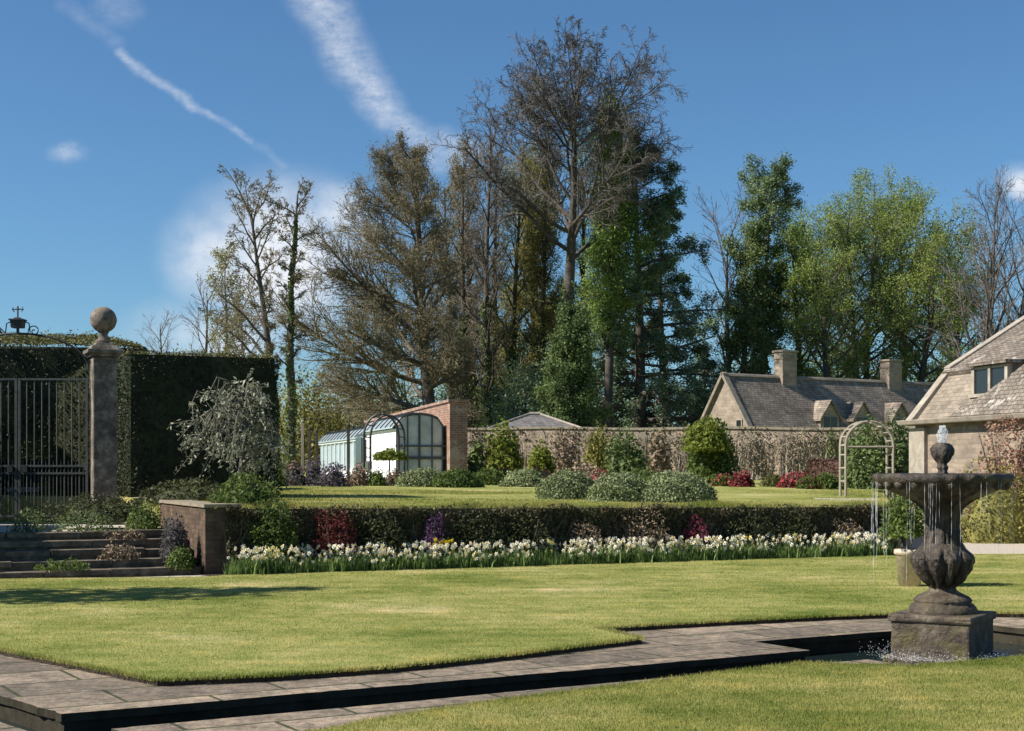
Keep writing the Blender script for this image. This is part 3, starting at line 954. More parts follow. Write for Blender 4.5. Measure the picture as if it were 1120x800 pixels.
# through the gate: stone seat and clipped topiary
x = at(28, 29)
r = thing('stone_bench', (x, 29, .62), 'small pale stone bench seen through the gate bars', 'bench')
p = MB(); p.box((x, 29, zat(536, 29)), (.62, .4, .09)); bevel(p.build('seat', M['pale_stone'], r), .015)
for s_ in (-1, 1):
    p = MB(); p.box((x + s_ * .2, 29, (zat(538, 29) + .6) / 2), (.12, .32, zat(538.5, 29) - .6)); bevel(p.build('leg', M['pier'], r), .01)
shrub('topiary_shrub', (at(52, 30), 30, .75), .2, .2, zat(514, 30) - .75, 900, .05, 'l_lime', 'small yellow green topiary seen through the gate bars', seed=7)
shrub('topiary_shrub', (at(91, 27.6), 27.6, .6), .13, .13, zat(538, 27.6) - .6, 700, .045, 'l_lime', 'narrow yellow green plant at the foot of the gate pier', seed=8)

# ------------------------------------------------------------------ weeping silver pear
def silver_tree():
    rng = np.random.default_rng(21)
    b = np.array([at(262, 23.6), 23.6, 1.0])
    r = thing('weeping_pear_tree', b, 'small weeping tree with silver leaves in front of the dark hedge', 'tree')
    tr = MB(); cr = MB(); lf = []
    top = np.array([at(268, 23.6), 23.7, zat(432, 23.6)])
    tr.tube([b, b + [.05, 0, .7], b * .4 + top * .6 + np.array([.03, 0, .0]), top], [.075, .06, .045, .02], 8)
    for i in range(27):
        t = rng.uniform(.35, 1)
        s0 = b + (top - b) * t
        az = rng.uniform(0, 2 * PI)
        L = rng.uniform(.55, 1.3)
        ex = np.array([math.cos(az) * L, math.sin(az) * L * .75, 0])
        if ex[0] > 0: ex *= .62
        up = rng.uniform(.15, .5)
        pts = [s0 + ex * k + np.array([0, 0, up * math.sin(k * PI * .75) * 1.3 - k ** 2 * (s0[2] - b[2]) * rng.uniform(.35, .8)]) for k in np.linspace(0, 1, 7)]
        tr.tube(pts, np.linspace(.02, .005, 7), 4)
        for _ in range(16):
            k = rng.uniform(.25, 1); j = int(k * 5.99); s1 = pts[j] + (pts[j + 1] - pts[j]) * (k * 6 - j if j < 5 else .5)
            Lh = rng.uniform(.12, .45)
            dv = np.array([rng.normal(0, .5), rng.normal(0, .5), -.5 + rng.normal(0, .5)]); dv /= np.linalg.norm(dv)
            p2 = [s1, s1 + dv * Lh * .5, s1 + dv * Lh + np.array([0, 0, -.12 * Lh])]
            cr.tube(p2, [.005, .004, .002], 3, cap=False)
            for kk in range(5):
                w_ = rng.uniform(.2, 1.05)
                lf.append(p2[0] + (p2[2] - p2[0]) * w_ + rng.normal(0, .025, 3))
    # a few long shoots standing clear of the crown
    for (px, py) in ((276, 405), (282, 420), (222, 428), (232, 452), (196, 492), (192, 520), (186, 465), (205, 470), (262, 420), (214, 505), (296, 440), (248, 440)):
        e = np.array([at(px, 23.5), 23.4 + rng.uniform(-.3, .3), zat(py, 23.5)])
        s0 = b + (top - b) * rng.uniform(.55, .95)
        mid = s0 * .5 + e * .5 + np.array([0, 0, .16])
        pts = [s0, mid, e]
        tr.tube([s0, s0 * .45 + mid * .55 + [0, 0, .03], mid, mid * .45 + e * .55 + [0, 0, .02], e], [.013, .011, .009, .006, .003], 4)
        for kk in range(26):
            w_ = rng.uniform(.3, 1)
            q_ = mid + (e - mid) * (w_ - .3) / .7
            lf.append(q_ + rng.normal(0, .035, 3))
    lf = np.array(lf)
    lf[:, 2] = np.maximum(lf[:, 2], 1.03)
    cr.leaves(lf, .075, rng, None, .36)
    tr.build('trunk', M['bark_grey'], r, True)
    cr.build('crown', M['l_silver'], r)
silver_tree()

# ------------------------------------------------------------------ trees
def unit(v): return v / (np.linalg.norm(v) + 1e-9)

def grow(rng, acc, p, d, L, r, lev, maxlev, cfg):
    n = cfg['seg'][lev]
    pts = [p]; dirs = [d]
    wob, trop = cfg['wob'][lev], cfg['trop'][lev]
    for i in range(n):
        d = unit(d + rng.normal(0, wob, 3) + np.array([0, 0, trop]))
        p = p + d * (L / n)
        pts.append(p); dirs.append(d)
    rend = max(cfg['rmin'], r * .3)
    acc.setdefault((lev, n), []).append((pts, np.linspace(r, rend, n + 1)))
    if lev < maxlev:
        k = cfg['kids'][lev]
        k = max(1, int(round(k * rng.uniform(.75, 1.25) * cfg.get('dens', 1))))
        if lev == 1 and 'lref' in cfg: k = max(3, int(k * min(1.8, max(.35, L / cfg['lref']))))
        t0 = cfg['t0'][lev]
        for j in range(k):
            t = t0 + (1 - t0) * (j + rng.uniform(.1, 1)) / k
            t = min(t, .999)
            i = int(t * n); fr = t * n - i
            pp = pts[i] + (pts[i + 1] - pts[i]) * fr
            dd = dirs[i + 1]
            an = R(rng.uniform(*cfg['ang'][lev]))
            x = unit(np.cross(dd, rng.normal(0, 1, 3)))
            cd = unit(dd * math.cos(an) + x * math.sin(an))
            grow(rng, acc, pp, cd, L * cfg['ratio'][lev] * (1 - .5 * t) * rng.uniform(.7, 1.25), max(cfg['rmin'], (r + (rend - r) * t) * .55), lev + 1, maxlev, cfg)

def tree(name, px, Y, topy, label, prof, ang, nprim, f0, cfg, leaf=None, bark='bark_grey', twig='twig_brown', r0=.3, seed=0, lean=(0, 0), group=None, maxlev=3, bend=.15, f1=.99, cat='tree', forks=None, trunk_end=.03, base_z=None, ivy=None):
    rng = np.random.default_rng(seed)
    b = onT(px, Y) if base_z is None else np.array([at(px, Y), Y, base_z])
    H = zat(topy, Y) - b[2]
    root = thing(name, b, label, cat, group)
    acc = {}
    n = 14
    tp_ = []
    for i in range(n + 1):
        f = i / n
        w_ = np.array([math.sin(f * 5 + seed) - math.sin(seed), math.cos(f * 4.3 + seed * 2) - math.cos(seed * 2)]) * bend
        tp_.append(b + np.array([lean[0] * f + w_[0], lean[1] * f + w_[1], H * f * .985]))
    tr = MB()
    rr = r0 * (1 - np.linspace(0, 1, n + 1)) ** .8 + trunk_end
    rr[0] *= 1.35
    tr.tube(tp_, rr, 9)
    ga = rng.uniform(0, 6)
    for j in range(nprim):
        f = f0 + (f1 - f0) * ((j + rng.uniform(0, .9)) / nprim)
        i = min(int(f * n), n - 1); fr = f * n - i
        p = tp_[i] + (tp_[i + 1] - tp_[i]) * fr
        ga += 2.4 + rng.uniform(-.35, .35)
        L = prof(f, ga) * rng.uniform(.78, 1.15)
        if L < .3: continue
        an = R(ang(f) + rng.uniform(-9, 9))
        d = np.array([math.cos(ga) * math.sin(an), math.sin(ga) * math.sin(an), math.cos(an)])
        rj = (r0 * (1 - f) ** .8 + trunk_end) * .5
        grow(rng, acc, p, d, L, min(max(rj, .05), L * .03 + .03), 1, maxlev, cfg)
    cr = MB()
    for (lev, nn), items in sorted(acc.items()):
        P = np.array([q_[0] for q_ in items]); Rr = np.array([q_[1] for q_ in items])
        (tr if lev <= 1 else cr).tubes(P, Rr, 6 if lev == 1 else (4 if lev == 2 else 3), 0 if lev <= 1 else 0)
        if lev == maxlev and leaf:
            num, size, mat = leaf[:3]
            spread = leaf[3] if len(leaf) > 3 else .12
            k = rng.integers(0, len(P), num)
            tt = rng.uniform(.15, 1.05, num) * nn
            ii = np.minimum(tt.astype(int), nn - 1)
            fr = (tt - ii)[:, None]
            Q = P[k, ii] + (P[k, ii + 1] - P[k, ii]) * fr + rng.normal(0, spread, (num, 3))
            cr.leaves(Q, size, rng, None, leaf[5] if len(leaf) > 5 else .7, m=1, flat=leaf[4] if len(leaf) > 4 else 0)
    if ivy:
        zmax, num, rad = ivy
        f = rng.uniform(0, zmax, num); i = np.minimum((f * n).astype(int), n - 1)
        T = np.array(tp_)
        Q = T[i] + (T[i + 1] - T[i]) * (f * n - i)[:, None]
        a_ = rng.uniform(0, 2 * PI, num); q_ = rad * (1 - .4 * f) * (.55 + .45 * np.sin(f * 23 + 2 * np.cos(a_))) * rng.uniform(.3, 1, num) + r0 * (1 - f)
        Q[:, 0] += np.cos(a_) * q_; Q[:, 1] += np.sin(a_) * q_
        iv = MB(); iv.leaves(Q, .17, rng, None, .75)
        iv.build('ivy', M['l_ivy'], root)
    tr.build('trunk', M[bark], root, True)
    if cr.v:
        cr.build('crown', [M[twig], M[leaf[2]]] if leaf else [M[twig]], root)
    return root

C_BARE = dict(seg=[0, 6, 4, 3, 2], wob=[0, .11, .14, .18, .2], trop=[0, .06, .05, .04, .03], kids=[0, 8, 6, 5, 0], t0=[0, .25, .15, .1, 0], ang=[0, (25, 55), (25, 55), (25, 60), (0, 1)], ratio=[0, .55, .55, .55, .5], rmin=.011)
C_UP = dict(C_BARE, trop=[0, .10, .08, .06, .03])
C_CON = dict(seg=[0, 5, 3, 2, 2], wob=[0, .05, .1, .15, .2], trop=[0, -.02, -.03, -.02, 0], kids=[0, 9, 5, 4, 0], t0=[0, .2, .15, .1, 0], ang=[0, (35, 65), (30, 60), (25, 60), (0, 1)], ratio=[0, .42, .5, .5, .5], rmin=.012)
C_SWEEP = dict(lref=5.2, seg=[0, 7, 5, 3, 2], wob=[0, .06, .09, .12, .2], trop=[0, .03, .03, .03, .02], kids=[0, 15, 8, 5, 0], t0=[0, .15, .1, .1, 0], ang=[0, (18, 48), (18, 48), (20, 50), (0, 1)], ratio=[0, .5, .55, .6, .5], rmin=.012)

TG = 'trees standing beyond the garden wall'
# pair of thin trees on the left
tree('bare_tree', 301, 75, 226, 'thin half bare tree with drooping top, left of the matched pair', lambda f, a_: 2.7 if f > .68 else ((3.9 if math.cos(a_) < -.1 else .7) if f < .55 else .9), lambda f: 66 - 34 * f, 26, .34, dict(C_BARE, trop=[0, .0, -.06, -.1, -.05], kids=[0, 9, 6, 5, 0], ratio=[0, .42, .5, .55, .5]), (6000, .12, 'l_bud', .08, 0, .2), 'bark_dark', 'twig_olive', .23, 31, (-1.1, 0), TG, maxlev=4, ivy=(.5, 1300, .16))
tree('bare_tree', 318, 76, 204, 'thin straight bare tree beside the broad brown tree', lambda f, a_: 1.35 if f > .75 else .95, lambda f: 62 - 25 * f, 26, .3, dict(C_BARE, trop=[0, .02, -.03, -.05, 0], kids=[0, 9, 6, 5, 0], ratio=[0, .45, .5, .55, .5]), (5000, .12, 'l_bud', .08, 0, .2), 'bark_dark', 'twig_olive', .2, 33, (.45, 0), TG, maxlev=4, ivy=(.9, 2600, .18))
tree('bare_tree', 224, 120, 318, 'small pale bare tree rising over the dark hedge top', lambda f, a_: 3.4, lambda f: 48 - 20 * f, 12, .35, dict(C_UP, dens=.8), None, 'bark_grey', 'twig_purple', .2, 35, (0, 0), TG)
tree('budding_tree', 243, 115, 296, 'small hazy green budding tree left of the thin pair', lambda f, a_: 2.9, lambda f: 45 - 15 * f, 12, .35, dict(C_UP, dens=.8), (5000, .15, 'l_yellow', .2), 'bark_grey', 'twig_olive', .18, 36, (0, 0), TG)
tree('bare_tree', 176, 140, 352, 'tiny bare treetop just above the hedge near the ball finial', lambda f, a_: 3.0, lambda f: 50 - 20 * f, 12, .4, dict(C_UP, dens=.7), None, 'bark_grey', 'twig_purple', .2, 37, (0, 0), TG)
tree('budding_tree', 268, 105, 330, 'low pale budding tree at the foot of the thin pair', lambda f, a_: 3.2, lambda f: 55 - 20 * f, 12, .25, dict(C_UP, dens=.8), (3500, .14, 'l_bud', .2), 'bark_grey', 'twig_olive', .16, 38, (0, 0), TG)
# the broad brown tree
def prof_brown(f, a_):
    left = .5 - .5 * math.cos(a_)          # 1 toward -x
    base = 8.2 * (1 - max(0, (f - .4)) / .64) ** .62 if f > .4 else 8.0
    return base * (.34 + .66 * left)
tree('broad_budding_tree', 478, 85, 160, 'broad brown budding tree with sweeping twiggy limbs behind the glasshouse', prof_brown, lambda f: 86 - 50 * f, 52, .07, C_SWEEP, (60000, .22, 'l_bud', .2, 0, .16), 'bark_grey', 'twig_olive', .42, 41, (-1.6, 0), TG, maxlev=4)
# slim trees between
for i, (px, Y, ty, sd, lab, lf) in enumerate((
        (498, 103, 205, 151, 'slim hazy tree at the right shoulder of the broad brown tree', 'l_bud'),
        (521, 106, 190, 152, 'slim grey budding tree second from the broad brown tree', 'l_bud'),
        (548, 104, 170, 153, 'slim brown budding tree in the middle of the slim row', 'l_bud'),
        (596, 98, 170, 154, 'slim olive tree close against the tallest trunk', 'l_yellow'),
        (634, 101, 160, 155, 'slim green leafed tree right behind the tallest trunk', 'l_bright2'),
        (508, 96, 168, 51, 'slim budding tree right of the broad brown tree', 'l_bud'),
        (534, 92, 140, 52, 'slim bare tree with purplish twigs under the tallest tree', None),
        (561, 97, 186, 53, 'slim ivy clad tree with olive haze left of the tallest trunk', 'l_yellow'))):
    tree('slim_tree', px, Y, ty, lab, lambda f, a_: 3.0 * (1.15 - .5 * f), lambda f: 50 - 18 * f, 32, .18, C_UP, (10000, .2, lf, .22, 0, .25) if lf else None, 'bark_dark', 'twig_olive' if lf else 'twig_brown', .24, sd, (.15 * (i - 4), 0), TG, ivy=(.5, 3000, .45))
tree('olive_tree', 583, 100, 190, 'yellow olive leafed tree behind the tallest bare trunk', lambda f, a_: 3.6 * (1.2 - .7 * f), lambda f: 52 - 18 * f, 30, .15, C_UP, (42000, .14, 'l_yellow', .3), 'bark_dark', 'twig_olive', .3, 54, (0, 0), TG)
tree('olive_tree', 664, 90, 128, 'tall yellow green leafed tree just right of the tallest trunk', lambda f, a_: 2.9 * (1.1 - .45 * f), lambda f: 45 - 15 * f, 30, .3, C_UP, (38000, .14, 'l_bright2', .3), 'bark_dark', 'twig_olive', .3, 55, (0, 0), TG)
# tallest bare tree
def prof_tall(f, a_):
    return 6.1 * max(.25, 1 - abs(f - .62) * 1.35)
tree('bare_tree', 610, 88, 92, 'tallest bare tree with a wide rounded crown of fine dark twigs', lambda f, a_: (9.4 - 14 * max(0, f - .66)) if f > .55 else 4.5, lambda f: 92 - 60 * f, 28, .54, dict(C_BARE, lref=7, wob=[0, .17, .19, .22, .25], trop=[0, .085, .02, -.03, -.04], kids=[0, 13, 8, 6, 0], ratio=[0, .42, .5, .62, .5], rmin=.012), None, 'bark_dark', 'twig_dark', .5, 61, (.9, 0), TG, bend=.16, maxlev=4, ivy=(.5, 2600, .4))
# conifers
tree('conifer_tree', 698, 93.5, 150, 'tall blue green conifer with layered boughs right of the tallest tree', lambda f, a_: 5.6 * (1 - f) ** .6 * (.75 + .5 * abs(math.sin(f * 17))) + .5, lambda f: 92 - 40 * f ** 2, 48, .14, C_CON, (95000, .15, 'l_conifer', .16, .8), 'bark_dark', 'twig_brown', .4, 63, (0, 0), TG)
tree('conifer_tree', 727, 97, 215, 'shorter blue green conifer at the right edge of the tall clump', lambda f, a_: 4.0 * (1 - f) ** .7 * (.7 + .5 * abs(math.sin(f * 14))) + .5, lambda f: 94 - 40 * f ** 2, 36, .12, C_CON, (46000, .15, 'l_conifer', .16, .8), 'bark_dark', 'twig_brown', .3, 64, (0, 0), TG)
tree('evergreen_tree', 624, 79, 352, 'bushy dark evergreen rising behind the hipped slate roof', lambda f, a_: 2.3 * (1.15 - .7 * f), lambda f: 70 - 40 * f, 36, .05, dict(C_CON, trop=[0, .05, .03, .02, 0]), (44000, .13, 'l_ivy', .2), 'bark_dark', 'twig_brown', .22, 66, (0, 0), TG)
# right-hand group
tree('bare_tree', 806, 104, 258, 'pale purplish bare tree fanning left of the dark pine', lambda f, a_: 4.6, lambda f: 42 - 20 * f, 20, .2, C_UP, None, 'bark_grey', 'twig_purple', .26, 71, (-.6, 0), TG)
tree('pine_tree', 836, 100, 192, 'dark pine with a rounded top above the cottage chimney', lambda f, a_: (3.0 * math.sqrt(max(.05, 1 - ((f - .82) / .2) ** 2)) if f > .64 else 1.7), lambda f: 80 - 45 * f ** 2, 34, .42, C_CON, (40000, .14, 'l_pine', .2, .4), 'bark_dark', 'twig_brown', .32, 72, (.2, 0), TG, ivy=(.62, 7000, 1.0))
tree('ivy_clad_tree', 812, 98, 262, 'dark ivy covered trunk with shaggy green boughs beside the pine', lambda f, a_: 2.0, lambda f: 65 - 25 * f, 22, .15, C_UP, (26000, .14, 'l_ivy', .25), 'bark_dark', 'twig_brown', .28, 73, (0, 0), TG)
RG = [(866, 99, 275, 3.2, 'l_bright2', 'narrow bright green tree just right of the dark pine', 81, .3, 20000),
      (902, 108, 262, 5.2, 'l_bright2', 'fresh green tree behind the left cottage chimney', 82, .3, 20000),
      (912, 97, 300, 4.0, 'l_bright', 'small yellow green tree between the two cottage chimneys', 83, .22, 16000),
      (956, 104, 248, 7.4, 'l_bright', 'large domed spring green tree with dark forked stems', 84, .32, 34000),
      (982, 107, 246, 5.4, 'l_bright', 'tall spring green tree at the centre of the dome', 87, .4, 22000),
      (930, 103, 256, 5.0, 'l_bright', 'spring green tree left of the dome with grey stems', 88, .35, 20000),
      (1004, 101, 278, 6.0, 'l_bright', 'leaning spring green tree right of the large dome', 85, .34, 26000),
      (1034, 110, 290, 4.6, 'l_bright2', 'fresh green tree beside the tall fan shaped bare tree', 86, .4, 13000)]
for px, Y, ty, w_, mt, lab, sd, f0, num in RG:
    tree('leafy_tree', px, Y, ty, lab, (lambda ww: lambda f, a_: ww * (1.15 - .5 * f) if f > .45 else ww * .45)(w_), lambda f: 74 - 40 * f, 28, f0, dict(C_BARE, trop=[0, .05, .03, .0, 0]), (int(num * .9), .125, mt, .24), 'bark_dark', 'twig_olive', .3, sd, (.7 if px > 990 else .1, 0), TG, bend=.3)
tree('bare_tree', 1079, 96, 232, 'tall pale bare tree with upswept fan of branches by the house roof', lambda f, a_: 6.5 * (1.1 - .6 * f), lambda f: 38 - 16 * f, 26, .22, dict(C_UP, kids=[0, 9, 6, 5, 0]), None, 'bark_grey', 'twig_purple', .34, 91, (.3, 0), TG)
tree('bare_tree', 1112, 103, 240, 'pale bare tree cut by the right edge above the house roof', lambda f, a_: 5, lambda f: 38 - 16 * f, 20, .25, C_UP, None, 'bark_grey', 'twig_purple', .3, 92, (.5, 0), TG)
tree('budding_tree', 1046, 118, 330, 'thin low budding tree in the gap left of the house roof', lambda f, a_: 2.6, lambda f: 60 - 20 * f, 18, .2, C_UP, (5000, .18, 'l_ivy', .25), 'bark_dark', 'twig_olive', .2, 93, (0, 0), TG)
tree('conifer_tree', 770, 112, 372, 'low dark conifer left of the cottage gable', lambda f, a_: 2.6 * (1.05 - f), lambda f: 85, 26, .1, C_CON, (9000, .22, 'l_conifer', .2, .5), 'bark_dark', 'twig_brown', .2, 94, (0, 0), TG)
# understorey behind the wall
US = [(330, 92, 408, 3.2, 'l_yellow', 'loose yellowish shrub at the foot of the broad brown tree'), (372, 98, 420, 3.5, 'l_bud', 'olive scrub behind the glasshouse roof'), (420, 100, 412, 3.2, 'l_ivy', 'dark scrub behind the brick glasshouse wall'), (500, 101, 396, 3.0, 'l_ivy', 'dark bushy scrub right of the broad brown trunk'),
      (548, 103, 410, 3.3, 'l_ivy', 'dark ivy scrub above the short wall stub'), (580, 90, 392, 2.6, 'l_conifer', 'dark blue green bush left of the bushy evergreen'), (672, 100, 400, 2.8, 'l_mid', 'mid green scrub under the layered conifer'), (712, 104, 418, 3.0, 'l_conifer', 'dark scrub under the shorter conifer'),
      (812, 112, 400, 2.2, 'l_ivy', 'dark scrub behind the cottage ridge by the pine'), (896, 113, 386, 3.6, 'l_mid', 'green scrub behind the cottage roof between chimneys'), (935, 116, 392, 3.5, 'l_bright2', 'fresh green scrub left of the second chimney'), (1000, 116, 396, 3.2, 'l_mid', 'green scrub right of the second chimney'), (1032, 112, 404, 2.4, 'l_lime', 'yellow green bush at the right end of the cottage ridge')]
for i, (px, Y, ty, w_, mt, lab) in enumerate(US):
    b = onT(px, Y)
    shrub('woodland_shrub', b, w_ * 1.15, w_ * .8, zat(ty, Y) - b[2], 9000, .24, mt, lab, group='scrub under the woodland trees', seed=200 + i, shell=.6, lump=.35, bias=.4, dense=False, stem_mat='bark_dark')

# yew tree out of frame on the left that throws the long shadow over the lawn
tree('thin_yew_tree', -470, 16.7, -70, 'thin open yew tree left of the steps throwing its shadow over the lawn', lambda f, a_: 2.3 * (1.1 - f), lambda f: 70, 34, .05, C_CON, (5200, .15, 'l_ivy', .15), 'bark_dark', 'twig_brown', .2, 95, (0, 0), None, base_z=0.0)

# ------------------------------------------------------------------ frames for buildings
def fr(C, d, n):
    return lambda t, s, z: np.array([C[0] + d[0] * t + n[0] * s, C[1] + d[1] * t + n[1] * s, z])

def slab(mb, L, prof0, prof1, th, t0, t1, m=0):
    """roof slab between two (s,z) profile points"""
    s0, z0 = prof0; s1, z1 = prof1
    nv = np.array([-(z1 - z0), s1 - s0]); nv /= np.linalg.norm(nv)
    if nv[1] < 0: nv = -nv
    q0 = (s0 - nv[0] * th, z0 - nv[1] * th); q1 = (s1 - nv[0] * th, z1 - nv[1] * th)
    A_ = [L(t0, s0, z0), L(t0, s1, z1), L(t0, *q1), L(t0, *q0)]
    B_ = [L(t1, s0, z0), L(t1, s1, z1), L(t1, *q1), L(t1, *q0)]
    mb.solid(A_, B_, m)

# ---- house at the right
HC = np.array([10.2, 37.0])
L = fr(HC, HD, HN)
r = thing('stone_house', (*HC, 0), 'honey stone house with steep mossy slate roof at the right edge', 'house')
p = MB()
p.poly([[L(0, 0, 0)[:2], L(14, 0, 0)[:2], L(14, 9, 0)[:2], L(0, 9, 0)[:2]]], -.3, 2.72)
gp = [(0, 2.72), (1.0, 4.05), (4.5, 6.2), (8, 4.05), (9, 2.72)]
p.solid([L(0.02, *g_) for g_ in gp], [L(.32, *g_) for g_ in gp])
p.build('wall', M['house_wall'], r)
p = MB()
p.solid([L(-.14, -.1, -.1), L(.62, -.1, -.1), L(.62, .2, -.1), L(-.14, .2, -.1)], [L(-.14, -.1, 2.6), L(.62, -.1, 2.6), L(.62, .2, 2.6), L(-.14, .2, 2.6)])
p.build('corner_pilaster', M['pale_stone'], r)
p = MB()
p.solid([L(-.35, -.3, 2.68), L(14.1, -.3, 2.68), L(14.1, .12, 2.68), L(-.35, .12, 2.68)], [L(-.35, -.36, 2.8), L(14.1, -.36, 2.8), L(14.1, .12, 2.8), L(-.35, .12, 2.8)])
bevel(p.build('eaves_cornice', M['pale_stone'], r), .02)
p = MB()
slab(p, L, (-.02, 2.8), (.98, 4.06), .14, .0, 5)
p.build('steep_tile_slope', M['house_tan'], r)
p = MB()
slab(p, L, (.80, 4.03), (4.52, 6.3), .12, -.12, 14.1); slab(p, L, (4.52, 6.3), (9.3, 2.6), .12, -.12, 14.1)
rf = p.build('upper_roof', M['house_roof'], r)
p = MB()   # lower roof slope swelling out right of the window
def lowroof(t):  return [(t[0], -.34, 2.81), (t[1], .1, 3.32), (t[2], .72, 4.08)]
A_ = [L(*x) for x in lowroof((2.1, 3.0, 3.95))]; B_ = [L(*x) for x in lowroof((14.1, 14.1, 14.1))]
A2 = [L(2.1, .02, 2.79), L(3.0, .42, 3.3), L(3.95, .98, 4.03)]
B2 = [L(14.1, .02, 2.79), L(14.1, .42, 3.3), L(14.1, .98, 4.03)]
p.add(np.array(A_ + B_ + A2 + B2), [(0, 3, 4, 1), (1, 4, 5, 2), (0, 1, 7, 6), (1, 2, 8, 7), (0, 6, 9, 3), (2, 5, 11, 8)])
p.build('lower_roof', M['house_roof2'], r)
p = MB()
for (s0, z0), (s1, z1) in (((-.2, 2.78), (.96, 4.16)), ((.9, 4.16), (4.52, 6.36))):
    slab(p, L, (s0, z0), (s1, z1), .16, -.2, .1)
bevel(p.build('verge_coping', M['pale_stone'], r), .02)
# two-light upright window in the steep slope
t0_, t1_, sw, zs0, zs1 = 2.15, 3.45, .36, 3.36, 4.0
p = MB()
def lbox(mb, ta, tb, sa, sb, za_, zb_):
    mb.solid([L(ta, sa, za_), L(tb, sa, za_), L(tb, sb, za_), L(ta, sb, za_)], [L(ta, sa, zb_), L(tb, sa, zb_), L(tb, sb, zb_), L(ta, sb, zb_)])
lbox(p, t0_ - .12, t1_ + .12, sw + .06, .95, zs0 - .06, zs1 + .02)
dm = p.build('dormer', M['house_tan'], r)
p = MB(); lbox(p, t0_ - .2, t1_ + .2, sw - .1, 1.0, zs1 + .022, zs1 + .1); p.build('dormer_roof', M['house_roof'], dm)
p = MB()
for ta, tb in ((t0_ - .12, t0_), (t1_, t1_ + .12), ((t0_ + t1_) / 2 - .05, (t0_ + t1_) / 2 + .05)):
    lbox(p, ta, tb, sw, sw + .12, zs0, zs1)
lbox(p, t0_ - .16, t1_ + .16, sw - .06, sw + .12, zs0 - .08, zs0 - .002); lbox(p, t0_, t1_, sw + .02, sw + .1, zs1 - .06, zs1 + .0)
p.build('window_frame', M['pale_stone'], dm)
p = MB(); lbox(p, t0_, t1_, sw + .035, sw + .05, zs0, zs1 - .06); p.build('pane', M['glass'], dm)

# ---- cottage behind the garden wall
CC = np.array([13.15, 80.0]); LC, CW = 19.0, 4.6
L = fr(CC, CD, CN)
gz0 = zt(*CC)
r = thing('stone_cottage', (*CC, gz0), 'long low stone cottage with grey slate roof behind the garden wall', 'cottage')
p = MB()
p.poly([[L(0, 0, 0)[:2], L(LC, 0, 0)[:2], L(LC, CW, 0)[:2], L(0, CW, 0)[:2]]], -.2, 3.55)
for t in (0.0, LC - .4):
    p.solid([L(t + .01, 0, 3.55), L(t + .01, CW / 2, 6.72), L(t + .01, CW, 3.55)], [L(t + .4, 0, 3.55), L(t + .4, CW / 2, 6.72), L(t + .4, CW, 3.55)])
p.build('wall', M['cottage_wall'], r)
p = MB()
slab(p, L, (-.25, 3.3), (CW / 2, 6.84), .12, -.1, LC + .1); slab(p, L, (CW / 2, 6.84), (CW + .25, 3.3), .12, -.1, LC + .1)
rf = p.build('roof', M['cottage_roof'], r)
p = MB(); slab(p, L, (CW / 2 - .14, 6.78), (CW / 2, 6.93), .12, -.15, LC + .1); slab(p, L, (CW / 2, 6.93), (CW / 2 + .14, 6.78), .12, -.15, LC + .1)
p.build('ridge_tiles', M['cottage_verge'], rf)
p = MB()
slab(p, L, (-.3, 3.32), (CW / 2, 6.98), .16, -.22, .12); slab(p, L, (CW / 2, 6.98), (CW + .3, 3.32), .16, -.22, .12)
p.build('verge_coping', M['cottage_verge'], r)
for tc in (4.6, 13.3):
    ch = MB(); c_ = L(tc, CW / 2, 0); Yc = c_[1]
    topz = zat(386 if tc < 6 else 396, Yc)
    ch.box((c_[0], c_[1], (6.1 + topz) / 2), (1.1, .75, topz - 6.1), d=CD); ch.box((c_[0], c_[1], topz + .06), (1.25, .9, .12), d=CD); ch.box((c_[0], c_[1], topz - .35), (1.18, .83, .1), d=CD)
    cho = bevel(ch.build('chimney', M['cottage_wall'], r), .015)
for tc in (5.95, 8.55, 11.7):
    hw, sf = .72, .1
    zr, ze, zb_ = 5.42, 4.52, 3.75
    dm = MB()
    # cheeks and gable front
    A_ = [L(tc - hw, sf, zb_), L(tc + hw, sf, zb_), L(tc + hw, sf, ze), L(tc, sf, zr - .08), L(tc - hw, sf, ze)]
    B_ = [L(tc - hw, sf + 1.3, zb_), L(tc + hw, sf + 1.3, zb_), L(tc + hw, sf + 1.3, ze), L(tc, sf + 1.3, zr - .08), L(tc - hw, sf + 1.3, ze)]
    dm.solid(A_, B_)
    do = dm.build('dormer', M['cottage_wall'], r)
    dr = MB()
    for s_ in (-1, 1):
        e0, e1 = L(tc + s_ * (hw + .16), sf - .15, ze - .16), L(tc, sf - .15, zr + .06)
        f0_, f1_ = L(tc + s_ * (hw + .16), sf + 1.5, ze - .16), L(tc, sf + 1.9, zr + .06)
        dn = np.array([0, 0, -.1])
        dr.solid([e0, e1, f1_, f0_], [e0 + dn, e1 + dn, f1_ + dn, f0_ + dn])
    dr.build('dormer_roof', M['cottage_roof'], do)
    wn = MB(); c_ = L(tc, sf - .02, 4.15)
    wn.box(c_, (1.2, .06, .86), d=CD)
    wo = wn.build('window', M['pale_stone'], do)
    for s_ in (-1, 1):
        pn = MB(); c2 = L(tc + s_ * .28, sf - .055, 4.15); pn.box(c2, (.5, .02, .74), d=CD); pn.build('pane', M['glass'], do)
p = MB(); c_ = L(-.03, 1.05, 3.95); p.box(c_, (.06, .5, .75), d=CD); wo = p.build('window', M['pale_stone'], r)
p = MB(); c_ = L(-.07, 1.05, 3.95); p.box(c_, (.03, .34, .58), d=CD); p.build('pane', M['glass'], wo)

